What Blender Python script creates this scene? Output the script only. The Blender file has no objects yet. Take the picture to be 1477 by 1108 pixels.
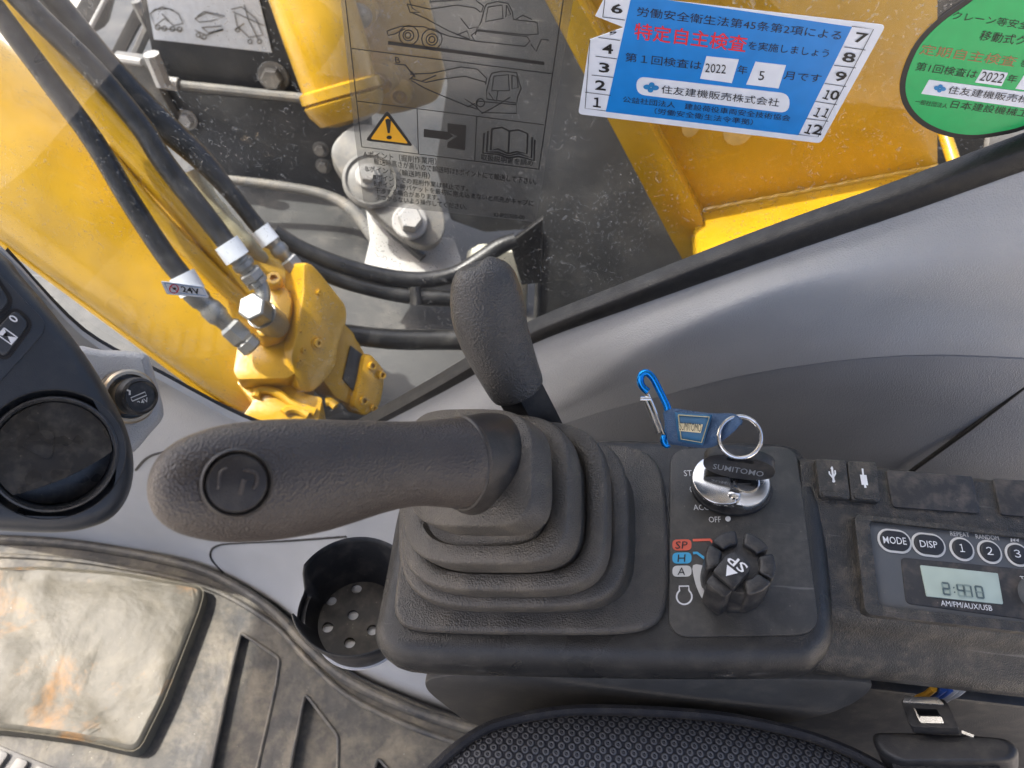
import bpy, bmesh, math, random
from mathutils import Vector, Matrix, noise
from mathutils.geometry import tessellate_polygon
random.seed(7)
S = bpy.context.scene
COL = S.collection
V = Vector
# ------------------------------------------------------------------ camera
IW, IH, FPX = 1477.0, 1108.0, 1130.0
PITCH, ROLL = math.radians(50.5), math.radians(6.5)
CAM = V((0, 0, 1.15))
FWD = V((0, math.cos(PITCH), -math.sin(PITCH)))
U0 = V((0, math.sin(PITCH), math.cos(PITCH)))
RGT = V((1, 0, 0)) * math.cos(ROLL) + U0 * math.sin(ROLL)
UPV = V((-1, 0, 0)) * math.sin(ROLL) + U0 * math.cos(ROLL)
cd = bpy.data.cameras.new('camera')
cd.sensor_width = 36.0; cd.sensor_fit = 'HORIZONTAL'
cd.lens = FPX / IW * 36.0
cd.clip_start = 0.02; cd.clip_end = 3000
cd.dof.use_dof = True; cd.dof.focus_distance = 0.50; cd.dof.aperture_fstop = 13.0
cam = bpy.data.objects.new('camera', cd); COL.objects.link(cam)
cam.matrix_world = Matrix(((RGT.x, UPV.x, -FWD.x, CAM.x), (RGT.y, UPV.y, -FWD.y, CAM.y),
                           (RGT.z, UPV.z, -FWD.z, CAM.z), (0, 0, 0, 1)))
S.camera = cam
# ------------------------------------------------------------------ light
SUN_TRAVEL = V((0.55, -0.06, -0.82)).normalized()
sun_to = -SUN_TRAVEL
SUN_EL = math.asin(sun_to.z); SUN_AZ = math.atan2(sun_to.x, sun_to.y)
wd = bpy.data.worlds.new('World'); S.world = wd; wd.use_nodes = True
wn = wd.node_tree.nodes; wl = wd.node_tree.links
sky = wn.new('ShaderNodeTexSky'); sky.sky_type = 'NISHITA'; sky.sun_disc = False
sky.air_density = 0.6; sky.dust_density = 6.0; sky.ozone_density = 1.6
sky.sun_elevation = SUN_EL; sky.sun_rotation = SUN_AZ
wl.new(sky.outputs[0], wn['Background'].inputs[0]); wn['Background'].inputs[1].default_value = 0.15
sd = bpy.data.lights.new('sun', 'SUN'); sd.energy = 2.0; sd.angle = math.radians(0.55); sd.color = (1, 0.95, 0.87)
sun = bpy.data.objects.new('sun', sd); COL.objects.link(sun); sun.location = (-2, -1, 4)
sun.rotation_euler = SUN_TRAVEL.to_track_quat('-Z', 'Y').to_euler()
S.view_settings.view_transform = 'Standard'; S.view_settings.look = 'None'
S.view_settings.gamma = 1; S.view_settings.use_curve_mapping = False
S.view_settings.exposure = 1.65
S.cycles.max_bounces = 5; S.cycles.transparent_max_bounces = 10; S.cycles.diffuse_bounces = 3; S.cycles.glossy_bounces = 2; S.cycles.caustics_reflective = False; S.cycles.caustics_refractive = False

# ------------------------------------------------------------------ pixel helpers (photograph 1477x1108)
def ray(px, py):
    return (FWD * FPX + RGT * (px - IW / 2) - UPV * (py - IH / 2)).normalized()
def PD(px, py, d): return CAM + ray(px, py) * d
def PY(px, py, y):
    r = ray(px, py); return CAM + r * ((y - CAM.y) / r.y)
def PZ(px, py, z):
    r = ray(px, py); return CAM + r * ((z - CAM.z) / r.z)
def zz(ox, oy, s, pts): return [(ox + x / s, oy + y / s) for x, y in pts]
def pxm(px, py, d): return d * ray(px, py).dot(FWD) / FPX     # metres per pixel at slant distance d
def tab(T, x):
    T = sorted(T)
    for (a, u), (b, v) in zip(T, T[1:]):
        if a <= x <= b: return u + (v - u) * (x - a) / (b - a)
    return T[0][1] if x < T[0][0] else T[-1][1]
class Fr:
    def __init__(self, o, ex, ey):
        self.o = V(o); self.ex = V(ex).normalized(); ey = V(ey)
        self.ey = (ey - self.ex * ey.dot(self.ex)).normalized(); self.en = self.ex.cross(self.ey)
    def p(self, u, v, w=0): return self.o + self.ex * u + self.ey * v + self.en * w
    def P(self, px, py, w=0):
        r = ray(px, py); o = self.o + self.en * w
        return CAM + r * ((o - CAM).dot(self.en) / r.dot(self.en))
    def uv(self, px, py, w=0):
        q = self.P(px, py, w) - self.o; return q.dot(self.ex), q.dot(self.ey)
def facing(px, py, d, ax=(1, 0, 0), tilt=V((0, 0, 0))):
    n = (-ray(px, py) + tilt).normalized()
    ex = V(ax); ex = (ex - n * ex.dot(n)).normalized(); ey = n.cross(ex)
    return Fr(PD(px, py, d), ex, ey)
def smooth_path(pts, sub=6, closed=False):
    n = len(pts); out = []
    rng = range(n) if closed else range(n - 1)
    g = lambda i: pts[i % n] if closed else pts[max(0, min(n - 1, i))]
    for i in rng:
        a, b, c, d = g(i - 1), g(i), g(i + 1), g(i + 2)
        for k in range(sub):
            t = k / sub
            out.append(tuple(0.5 * ((2 * b[j]) + (c[j] - a[j]) * t + (2 * a[j] - 5 * b[j] + 4 * c[j] - d[j]) * t * t
                             + (3 * b[j] - a[j] - 3 * c[j] + d[j]) * t ** 3) for j in range(len(b))))
    if not closed: out.append(tuple(pts[-1]))
    return out
def sp3(pts, sub=6, closed=False): return [V(p) for p in smooth_path([tuple(p) for p in pts], sub, closed)]
def rrect(x0, y0, x1, y1, r, seg=6):
    pts = []
    for cx, cy, a0 in ((x1 - r, y1 - r, 0), (x0 + r, y1 - r, 90), (x0 + r, y0 + r, 180), (x1 - r, y0 + r, 270)):
        for k in range(seg + 1):
            a = math.radians(a0 + 90 * k / seg); pts.append((cx + r * math.cos(a), cy + r * math.sin(a)))
    return pts
def rpoly(pts, r, seg=5):
    """round the corners of a 2-D polygon"""
    out = []; n = len(pts)
    for i in range(n):
        p = V((*pts[i], 0)); a = V((*pts[i - 1], 0)); b = V((*pts[(i + 1) % n], 0))
        la = (a - p).length; lb = (b - p).length; rr = min(r, la * .48, lb * .48)
        s = p + (a - p) / la * rr; e = p + (b - p) / lb * rr
        for k in range(seg + 1):
            t = k / seg; q = s * (1 - t) ** 2 + p * 2 * t * (1 - t) + e * t * t
            out.append((q.x, q.y))
    return out
def ell(cx, cy, rx, ry, n=32, rot=0.0):
    c, s = math.cos(rot), math.sin(rot); o = []
    for k in range(n):
        a = 2 * math.pi * k / n; x, y = rx * math.cos(a), ry * math.sin(a); o.append((cx + x * c - y * s, cy + x * s + y * c))
    return o
# ------------------------------------------------------------------ geometry (verts, faces)
def loft(rows, closed=False, cap0=False, cap1=False):
    n = len(rows[0]); v = [V(p) for r in rows for p in r]; f = []
    for i in range(len(rows) - 1):
        for j in range(n if closed else n - 1):
            k = (j + 1) % n; f.append((i * n + j, i * n + k, (i + 1) * n + k, (i + 1) * n + j))
    if cap0: f.append(tuple(reversed(range(n))))
    if cap1: f.append(tuple(range((len(rows) - 1) * n, len(rows) * n)))
    return v, f
def tube(path, rad, n=14, caps=True, ref=None, flat=1.0, closed=False):
    """round or elliptical tube: rad one number or one per point; flat = ratio of the second axis; ref = first axis hint"""
    path = [V(p) for p in path]; m = len(path)
    R = rad if isinstance(rad, (list, tuple)) else [rad] * m
    FL = flat if isinstance(flat, (list, tuple)) else [flat] * m
    T = []
    for i in range(m):
        a = path[i - 1] if (i > 0 or closed) else path[i]; b = path[(i + 1) % m] if (i < m - 1 or closed) else path[i]
        T.append((b - a).normalized())
    x = V(ref) if ref is not None else (V((0, 0, 1)) if abs(T[0].z) < .9 else V((1, 0, 0)))
    rows = []
    for i in range(m):
        x = (x - T[i] * x.dot(T[i])).normalized(); y = T[i].cross(x)
        rows.append([path[i] + x * (R[i] * math.cos(2 * math.pi * k / n)) + y * (R[i] * FL[i] * math.sin(2 * math.pi * k / n)) for k in range(n)])
    if closed: rows.append(rows[0]); return loft(rows, True)
    return loft(rows, True, caps, caps)
def prism(poly, d):
    """poly = list of 3-D points (top), extruded by the vector d"""
    n = len(poly); v = [V(p) for p in poly] + [V(p) + V(d) for p in poly]
    f = [tuple(range(n)), tuple(reversed(range(n, 2 * n)))]
    for i in range(n): f.append((i, n + i, n + (i + 1) % n, (i + 1) % n))
    return v, f
def plate(fr, pts, w0, w1):
    """flat slab in frame fr from u,v outline pts between heights w0 (bottom) and w1 (top)"""
    return prism([fr.p(u, v, w1) for u, v in pts], fr.en * (w0 - w1))
def dome_plate(fr, pts, w0, w1, r, seg=4):
    """slab with a rounded upper edge; pts star-shaped about their mean"""
    cx = sum(p[0] for p in pts) / len(pts); cy = sum(p[1] for p in pts) / len(pts)
    def ins(d):
        o = []
        for u, v in pts:
            L = math.hypot(u - cx, v - cy); k = max(0.05, (L - d) / L); o.append((cx + (u - cx) * k, cy + (v - cy) * k))
        return o
    rows = [[fr.p(u, v, w0) for u, v in pts]]
    for k in range(seg + 1):
        a = math.pi / 2 * k / seg
        rows.append([fr.p(u, v, w1 - r + r * math.sin(a)) for u, v in ins(r * (1 - math.cos(a)))])
    return loft(rows, True, True, True)
def lathe(prof, o, axis, n=32, ref=None, c0=True):
    axis = V(axis).normalized(); x = V(ref) if ref else (V((1, 0, 0)) if abs(axis.x) < .9 else V((0, 1, 0)))
    x = (x - axis * x.dot(axis)).normalized(); y = axis.cross(x); o = V(o)
    rows = [[o + axis * h + x * (r * math.cos(2 * math.pi * k / n)) + y * (r * math.sin(2 * math.pi * k / n)) for k in range(n)] for r, h in prof]
    return loft(rows, True, c0 and prof[0][0] > 1e-6, prof[-1][0] > 1e-6)
def box(o, ex, ey, ez):
    o, ex, ey, ez = V(o), V(ex), V(ey), V(ez)
    return prism([o + ez, o + ex + ez, o + ex + ey + ez, o + ey + ez], -ez)
def hexbolt(o, axis, r, h, washer=True):
    a = V(axis).normalized(); L = []
    if washer: L.append(lathe([(r * 1.45, 0), (r * 1.45, h * .2), (r * 1.35, h * .25), (0.0001, h * .25)], o, a, 20))
    L.append(lathe([(r, h * .2), (r, h * .85), (r * .86, h), (0.0001, h)], o, a, 6))
    return comb(*L)
def ribbon(path, width, nrm, thick=0.0003):
    """flat printed line along 3-D points lying on a plane with normal nrm"""
    path = [V(p) for p in path]; m = len(path); nrm = V(nrm).normalized(); a = []; b = []
    for i in range(m):
        t = (path[min(m - 1, i + 1)] - path[max(0, i - 1)])
        if t.length < 1e-9: t = V((1, 0, 0))
        s = t.normalized().cross(nrm) * (width / 2); a.append(path[i] + s); b.append(path[i] - s)
    return loft([a, b])
def comb(*L):
    v = []; f = []
    for a, b in L:
        k = len(v); v += list(a); f += [tuple(i + k for i in q) for q in b]
    return v, f
def holed(outer, holes, nrm, depth, floor=False):
    """sheet with holes (3-D loops in one plane); hole walls go down by depth along -nrm"""
    loops = [[V(p) for p in outer]] + [[V(p) for p in h] for h in holes]
    tris = tessellate_polygon(loops); v = [p for l in loops for p in l]; f = [tuple(t) for t in tris]
    nrm = V(nrm).normalized()
    f2 = []
    for t in f:
        n = (v[t[1]] - v[t[0]]).cross(v[t[2]] - v[t[0]]); f2.append(t if n.dot(nrm) > 0 else tuple(reversed(t)))
    k = 0
    for l in (loops if depth > 0 else []):
        n = len(l); b = len(v); v += [p - nrm * depth for p in l]
        for i in range(n): f2.append((k + i, k + (i + 1) % n, b + (i + 1) % n, b + i))
        k += n
    return v, f2
# ------------------------------------------------------------------ objects
WL = {}
def tag(o, label=None, cat=None, group=None, kind=None):
    if label: o['label'] = label
    if cat: o['category'] = cat
    if group: o['group'] = group
    if kind: o['kind'] = kind
    return o
def thing(name, label, cat, base, group=None):
    o = bpy.data.objects.new(name, None); COL.objects.link(o); o.location = base; o.empty_display_size = .02
    WL[o] = V(base); return tag(o, label, cat, group)
def mk(name, vf, mat, parent=None, bevel=0, seg=2, smooth=True, ang=35, solid=0, sub=0, fixn=True):
    v, f = vf; c = sum((V(p) for p in v), V((0, 0, 0))) / len(v)
    me = bpy.data.meshes.new(name); me.from_pydata([tuple(V(p) - c) for p in v], [], [tuple(q) for q in f])
    bm = bmesh.new(); bm.from_mesh(me)
    bmesh.ops.remove_doubles(bm, verts=bm.verts, dist=1e-6)
    if fixn: bmesh.ops.recalc_face_normals(bm, faces=bm.faces)
    if bevel:
        es = [e for e in bm.edges if len(e.link_faces) == 2 and e.calc_face_angle(0) > math.radians(30)]
        bmesh.ops.bevel(bm, geom=es, offset=bevel, segments=seg, affect='EDGES', profile=.5, clamp_overlap=True)
    bm.to_mesh(me); bm.free()
    if smooth:
        me.shade_smooth(); me.set_sharp_from_angle(angle=math.radians(ang))
    me.materials.append(mat)
    o = bpy.data.objects.new(name, me); COL.objects.link(o); WL[o] = c
    if parent is not None: o.parent = parent; o.location = c - WL[parent]
    else: o.location = c
    if solid:
        m = o.modifiers.new('solid', 'SOLIDIFY'); m.thickness = solid; m.offset = -1
    if sub:
        m = o.modifiers.new('sub', 'SUBSURF'); m.levels = sub; m.render_levels = sub
    return o
def textmesh(s, bold=0.0):
    c = bpy.data.curves.new('lettering', 'FONT'); c.body = s; c.size = 1; c.offset = bold; c.resolution_u = 2
    o = bpy.data.objects.new('lettering', c); COL.objects.link(o); bpy.context.view_layer.update()
    me = bpy.data.meshes.new_from_object(o); bpy.data.objects.remove(o); bpy.data.curves.remove(c)
    v = [V(p.co) for p in me.vertices]; f = [tuple(p.vertices) for p in me.polygons]; bpy.data.meshes.remove(me)
    return v, f
def textvf(s, org, ex, ey, width, height, bold=0.0, shear=0.0):
    """lettering whose ink box is fitted: org = lower-left, ex/ey unit directions"""
    v, f = textmesh(s, bold)
    if not v: return [], []
    x0 = min(p.x for p in v); x1 = max(p.x for p in v); y0 = min(p.y for p in v); y1 = max(p.y for p in v)
    sy = height / max(1e-6, y1 - y0); sx = width / max(1e-6, x1 - x0) if width else sy
    return [V(org) + ex * ((p.x - x0) * sx + (p.y - y0) * sy * shear) + ey * ((p.y - y0) * sy) for p in v], f
def tpx(s, fr, p0, p1, hpx, w=0.0004, bold=0.0, shear=0.0, hm=None):
    """lettering on frame fr with its baseline from pixel p0 to pixel p1, ink height hpx pixels"""
    a = fr.P(*p0, w); b = fr.P(*p1, w); ex = (b - a); L = ex.length; ex.normalize(); ey = fr.en.cross(ex)
    q = fr.P((p0[0] + p1[0]) / 2, (p0[1] + p1[1]) / 2 - hpx, w); h = hm or abs((q - (a + b) / 2).dot(ey))
    return textvf(s, a, ex, ey, L, h, bold, shear)
# ------------------------------------------------------------------ materials
def newmat(name):
    m = bpy.data.materials.new(name); m.use_nodes = True; nt = m.node_tree
    return m, nt, nt.nodes, nt.links, nt.nodes['Principled BSDF']
def ramp(N, L, fac, stops):
    r = N.new('ShaderNodeValToRGB'); e = r.color_ramp.elements
    e[0].position, e[0].color = stops[0][0], (*stops[0][1], 1); e[1].position, e[1].color = stops[-1][0], (*stops[-1][1], 1)
    for p, c in stops[1:-1]:
        k = e.new(p); k.color = (*c, 1)
    L.new(fac, r.inputs[0]); return r.outputs[0]
def mixc(N, L, fac, a, b):
    m = N.new('ShaderNodeMix'); m.data_type = 'RGBA'
    for sock, val in ((m.inputs[0], fac), (m.inputs[6], a), (m.inputs[7], b)):
        if hasattr(val, 'links'): L.new(val, sock)
        elif isinstance(val, (int, float)): sock.default_value = val
        else: sock.default_value = (*val, 1)
    return m.outputs[2]
def tex(N, L, kind, scale, detail=3, co=None, rough=.55, dist=0.0):
    t = N.new('ShaderNodeTexNoise' if kind == 'n' else 'ShaderNodeTexVoronoi'); t.inputs['Scale'].default_value = scale
    if kind == 'n':
        t.inputs['Detail'].default_value = detail; t.inputs['Roughness'].default_value = rough; t.inputs['Distortion'].default_value = dist
    if co is not None: L.new(co, t.inputs['Vector'])
    return t
def coords(N): return N.new('ShaderNodeTexCoord').outputs['Object']
def surf(name, col, rough=.5, metal=0.0, grain=0, gstr=.0002, var=.15, dust=0.0, dcol=(.30, .26, .20), dscale=25, big=0.0, bscale=6, spec=.5, coat=0.0, scratch=0.0):
    m, nt, N, L, B = newmat(name); co = coords(N)
    n1 = tex(N, L, 'n', dscale, 2, co).outputs[0]
    lo = tuple(c * (1 - var) for c in col); hi = tuple(min(1, c * (1 + var)) for c in col)
    c = ramp(N, L, n1, [(.3, lo), (.7, hi)])
    if dust > 0:
        n2 = tex(N, L, 'n', dscale * 2.3, 3, co, .68).outputs[0]
        fac = ramp(N, L, n2, [(.46, (0, 0, 0)), (.75, (dust,) * 3)]); c = mixc(N, L, fac, c, dcol)
        n3 = tex(N, L, 'v', 230, co=co); fac = ramp(N, L, n3.outputs['Distance'], [(.05, (min(1, dust * 1.6),) * 3), (.11, (0, 0, 0))])
        gate = ramp(N, L, n2, [(.50, (0, 0, 0)), (.58, (1, 1, 1))])
        c = mixc(N, L, mixc(N, L, gate, (0, 0, 0), fac), c, tuple(min(1, d * 1.5) for d in dcol))
    if scratch > 0:
        mp = N.new('ShaderNodeMapping'); mp.inputs['Rotation'].default_value = (.4, .5, .7); mp.inputs['Scale'].default_value = (14, 260, 60); L.new(co, mp.inputs[0])
        ns = tex(N, L, 'n', 1.0, 2, mp.outputs[0]).outputs[0]; fs = ramp(N, L, ns, [(.70, (0, 0, 0)), (.76, (scratch,) * 3)])
        c = mixc(N, L, fs, c, (.45, .43, .40))
    L.new(c, B.inputs['Base Color']); B.inputs['Metallic'].default_value = metal; B.inputs['Specular IOR Level'].default_value = spec
    r = ramp(N, L, n1, [(.25, (max(.05, rough - .1),) * 3), (.75, (min(1, rough + .12),) * 3)]); L.new(r, B.inputs['Roughness'])
    B.inputs['Coat Weight'].default_value = coat
    nrm = None
    if big > 0:
        b = N.new('ShaderNodeBump'); b.inputs['Distance'].default_value = big; b.inputs['Strength'].default_value = 1
        L.new(tex(N, L, 'n', bscale, 5, co, .55, .4).outputs[0], b.inputs['Height']); nrm = b.outputs[0]
    if grain > 0:
        b = N.new('ShaderNodeBump'); b.inputs['Distance'].default_value = gstr; b.inputs['Strength'].default_value = 1
        vo = tex(N, L, 'v', grain, co=co)
        L.new(vo.outputs['Distance'], b.inputs['Height'])
        if nrm is not None: L.new(nrm, b.inputs['Normal'])
        nrm = b.outputs[0]
    if nrm is not None: L.new(nrm, B.inputs['Normal'])
    return m
def flat(name, col, rough=.5, metal=0.0, emit=0.0):
    m, nt, N, L, B = newmat(name); B.inputs['Base Color'].default_value = (*col, 1); B.inputs['Roughness'].default_value = rough; B.inputs['Metallic'].default_value = metal
    co = coords(N); n1 = tex(N, L, 'n', 90, 1, co).outputs[0]
    L.new(ramp(N, L, n1, [(.2, tuple(c * .92 for c in col)), (.8, tuple(min(1, c * 1.06) for c in col))]), B.inputs['Base Color'])
    return m
def clear(name, tint, film=0.04, dustamt=.35, rough=.02, speck=True, fres=1.45):
    m, nt, N, L, B = newmat(name); out = N['Material Output']; N.remove(B); co = coords(N)
    tr = N.new('ShaderNodeBsdfTransparent'); tr.inputs[0].default_value = (*tint, 1)
    gl = N.new('ShaderNodeBsdfGlossy'); gl.inputs['Roughness'].default_value = rough
    fr0 = N.new('ShaderNodeFresnel'); fr0.inputs[0].default_value = fres; ge = N.new('ShaderNodeNewGeometry')
    fr = N.new('ShaderNodeMath'); fr.operation = 'SUBTRACT'; fr.use_clamp = True; L.new(fr0.outputs[0], fr.inputs[0]); L.new(ge.outputs['Backfacing'], fr.inputs[1])
    m1 = N.new('ShaderNodeMixShader'); L.new(fr.outputs[0], m1.inputs[0]); L.new(tr.outputs[0], m1.inputs[1]); L.new(gl.outputs[0], m1.inputs[2])
    df = N.new('ShaderNodeBsdfDiffuse'); df.inputs[0].default_value = (.62, .6, .55, 1)
    mp = N.new('ShaderNodeMapping'); mp.inputs['Scale'].default_value = (1, 1, .7); L.new(co, mp.inputs[0])
    n0 = tex(N, L, 'n', 9, 4, co).outputs[0]
    haze = ramp(N, L, n0, [(.35, (film * .4,) * 3), (.7, (film,) * 3)])
    fac = haze
    if speck:
        vo = tex(N, L, 'v', 190, co=mp.outputs[0]); s = ramp(N, L, vo.outputs['Distance'], [(.07, (dustamt,) * 3), (.15, (0, 0, 0))])
        n4 = tex(N, L, 'n', 14, 4, co).outputs[0]; gate = ramp(N, L, n4, [(.42, (0, 0, 0)), (.56, (1, 1, 1))])
        mp2 = N.new('ShaderNodeMapping'); mp2.inputs['Scale'].default_value = (160, 160, 160); L.new(co, mp2.inputs[0])
        ns = tex(N, L, 'n', 1.0, 1, mp2.outputs[0], dist=2.2).outputs[0]; cr = ramp(N, L, ns, [(.66, (0, 0, 0)), (.70, (dustamt,) * 3)])
        both = mixc(N, L, .5, s, cr); a = N.new('ShaderNodeMix'); a.data_type = 'RGBA'; a.blend_type = 'ADD'; a.inputs[0].default_value = 1
        L.new(mixc(N, L, gate, (0, 0, 0), both), a.inputs[6]); L.new(haze, a.inputs[7]); fac = a.outputs[2]
    m2 = N.new('ShaderNodeMixShader'); L.new(fac, m2.inputs[0]); L.new(m1.outputs[0], m2.inputs[1]); L.new(df.outputs[0], m2.inputs[2])
    L.new(m2.outputs[0], out.inputs[0]); return m
M = {}
M['boot'] = surf('rubber_boot', (.062, .056, .048), .40, grain=1100, gstr=.0004, var=.15, dust=.32, dcol=(.20, .17, .125), dscale=24)
M['grip'] = surf('grip_rubber', (.056, .045, .037), .36, grain=900, gstr=.0004, var=.12, dust=.05, dscale=20)
M['collar'] = surf('collar_rubber', (.024, .020, .017), .38, grain=1400, gstr=.00012, var=.15, dust=.15, dscale=25)
M['lever'] = surf('lever_rubber', (.052, .050, .047), .36, grain=850, gstr=.0005, var=.08, dust=.04)
M['console'] = surf('console_plastic', (.018, .0178, .0172), .30, grain=1500, gstr=.0002, var=.15, dust=.12, dcol=(.20, .18, .15), dscale=30, scratch=.25)
M['panel'] = surf('panel_plastic', (.046, .044, .040), .38, grain=1800, gstr=.00015, var=.12, dust=.18, dcol=(.24, .22, .18), dscale=40, scratch=.2)
M['rear'] = surf('rear_console_plastic', (.034, .032, .028), .42, grain=1100, gstr=.0004, var=.2, dust=.38, dcol=(.22, .18, .13), dscale=50, scratch=.2)
M['knob'] = surf('knob_plastic', (.020, .020, .021), .38, grain=1600, gstr=.00012, var=.2, dust=.18, dcol=(.3, .27, .22), dscale=60)
M['black'] = surf('black_plastic', (.018, .018, .019), .45, grain=1200, gstr=.0001, var=.2, dust=.15)
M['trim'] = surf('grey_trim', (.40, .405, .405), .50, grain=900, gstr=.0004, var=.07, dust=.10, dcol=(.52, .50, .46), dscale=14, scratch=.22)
M['trim_shade'] = surf('grey_trim_shaded', (.275, .28, .285), .46, grain=900, gstr=.0004, var=.08, dust=.08, dcol=(.4, .38, .35), dscale=14, scratch=.25)  # same plastic as the grey trim, colour darkened for the shade it lies in
M['lower'] = surf('lower_trim', (.052, .050, .046), .55, grain=1200, gstr=.00012, var=.1, dust=.12)
M['column'] = surf('column_plastic', (.026, .031, .038), .42, grain=2200, gstr=.00008, var=.1, dust=.07, dscale=20)
M['vent'] = surf('vent_plastic', (.016, .016, .016), .30, grain=0, var=.15, dust=.16, dscale=60)
M['bezel'] = surf('vent_bezel_plastic', (.030, .031, .033), .32, var=.15, dust=.14, dscale=50)
M['seal'] = surf('rubber_seal', (.008, .008, .008), .5, grain=900, gstr=.0002, var=.2, dust=.05, dcol=(.3, .26, .2), dscale=60)
M['yellow'] = surf('yellow_paint', (.52, .298, .009), .30, var=.14, dust=.18, dcol=(.30, .20, .08), dscale=12, big=.0008, bscale=14, coat=.25, scratch=.12)
M['yellow2'] = surf('motor_yellow_paint', (.60, .33, .010), .36, var=.12, dust=.16, dcol=(.33, .20, .06), dscale=18, big=.0009, bscale=50, coat=.3)
M['deck'] = surf('black_deck_paint', (.040, .041, .044), .45, var=.2, dust=.10, dcol=(.33, .31, .28), dscale=7, big=.0015, bscale=5, scratch=.25)
M['deck2'] = surf('worn_deck_paint', (.045, .045, .045), .5, var=.3, dust=.22, dcol=(.30, .27, .23), dscale=6, big=.001, bscale=9, scratch=.3)
M['steel'] = surf('dusty_grey_steel', (.17, .165, .155), .5, var=.3, dust=.45, dcol=(.36, .31, .24), dscale=12, big=.001, bscale=20)
M['pale'] = surf('pale_dusty_steel', (.42, .41, .40), .5, var=.3, dust=.4, dcol=(.30, .25, .19), dscale=10)
M['track'] = surf('track_steel', (.32, .34, .35), .5, var=.3, dust=.3, dcol=(.4, .33, .24), dscale=9, big=.003, bscale=14)
M['hose'] = surf('hose_rubber', (.009, .009, .0095), .34, grain=500, gstr=.0002, var=.2, dust=.09, dcol=(.35, .33, .3), dscale=15)
M['tan'] = surf('spiral_hose_sleeve', (.46, .42, .28), .35, var=.15, dust=.15, dscale=20)
M['zinc'] = surf('zinc_fitting', (.36, .36, .345), .42, metal=.9, var=.12, dust=.12, dcol=(.4, .38, .33), dscale=40)
M['chrome'] = surf('polished_chrome', (.80, .80, .79), .14, metal=1, var=.05, dscale=60)
M['satin'] = surf('satin_chrome', (.78, .78, .76), .26, metal=1, var=.06, dust=.06, dscale=60)
M['brass'] = surf('socket_metal', (.55, .45, .32), .32, metal=.9, var=.1)
M['gravel'] = surf('pale_gravel', (.55, .50, .43), .9, var=.25, dscale=12, big=.02, bscale=9)
M['white'] = flat('white_print', (.78, .78, .77), .45)
M['ivory'] = flat('off_white_print', (.68, .67, .63), .5)
M['stick_white'] = flat('sticker_white', (.74, .78, .84), .35)
M['stick_blue'] = flat('sticker_blue', (.006, .22, .64), .3)
M['stick_green'] = flat('sticker_green', (.004, .42, .11), .3)
M['ink'] = flat('black_ink', (.010, .010, .011), .4)
M['ink_red'] = flat('red_ink', (.72, .02, .035), .4)
M['ink_brown'] = flat('faded_red_ink', (.36, .17, .07), .4)
M['ink_yellow'] = flat('yellow_ink', (.90, .44, .012), .4)
M['ink_blue'] = flat('blue_ink', (.01, .21, .50), .4)
M['sp_red'] = flat('red_print', (.80, .14, .08), .5)
M['h_blue'] = flat('light_blue_print', (.06, .43, .72), .5)
M['rad_face'] = surf('radio_face', (.088, .094, .100), .42, var=.06, dust=.08, dscale=30)
M['rad_dark'] = surf('radio_dark_face', (.030, .030, .031), .55, grain=1500, gstr=.0001, var=.2, dust=.5, dcol=(.17, .14, .11), dscale=35)
M['rad_key'] = flat('radio_button', (.020, .021, .024), .5)
M['lcd'] = flat('lcd_glass', (.42, .50, .43), .18)
M['lcd_ink'] = flat('lcd_segment', (.10, .14, .14), .4)
M['lcd_dim'] = flat('lcd_faint_segment', (.26, .33, .29), .4)
M['strap'] = surf('blue_webbing', (.040, .085, .165), .75, grain=1400, gstr=.0004, var=.2, dust=.12, dcol=(.3, .3, .3), dscale=60)
M['patch'] = surf('blue_leather_patch', (.012, .10, .21), .45, var=.15, dust=.08, dscale=50)
M['thread'] = flat('tan_thread', (.42, .38, .22), .6)
M['gold'] = flat('gold_print', (.70, .60, .36), .4)
M['anod'] = surf('blue_anodised_metal', (.008, .23, .66), .22, metal=.85, var=.05)
M['wire_o'] = flat('orange_wire', (.72, .36, .03), .5); M['wire_b'] = flat('blue_wire', (.03, .09, .34), .5); M['wire_w'] = flat('grey_wire', (.4, .4, .4), .5)
M['glass'] = clear('window_glass', (.93, .95, .95), film=.012, dustamt=.55)
M['film'] = clear('clear_sticker_film', (.80, .80, .79), film=.09, dustamt=.4, rough=.12)
M['cream'] = surf('cream_paint', (.55, .53, .44), .5, var=.1, dust=.15, dscale=14)
M['roof'] = surf('roof_lining', (.20, .20, .195), .8, var=.05)
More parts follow.
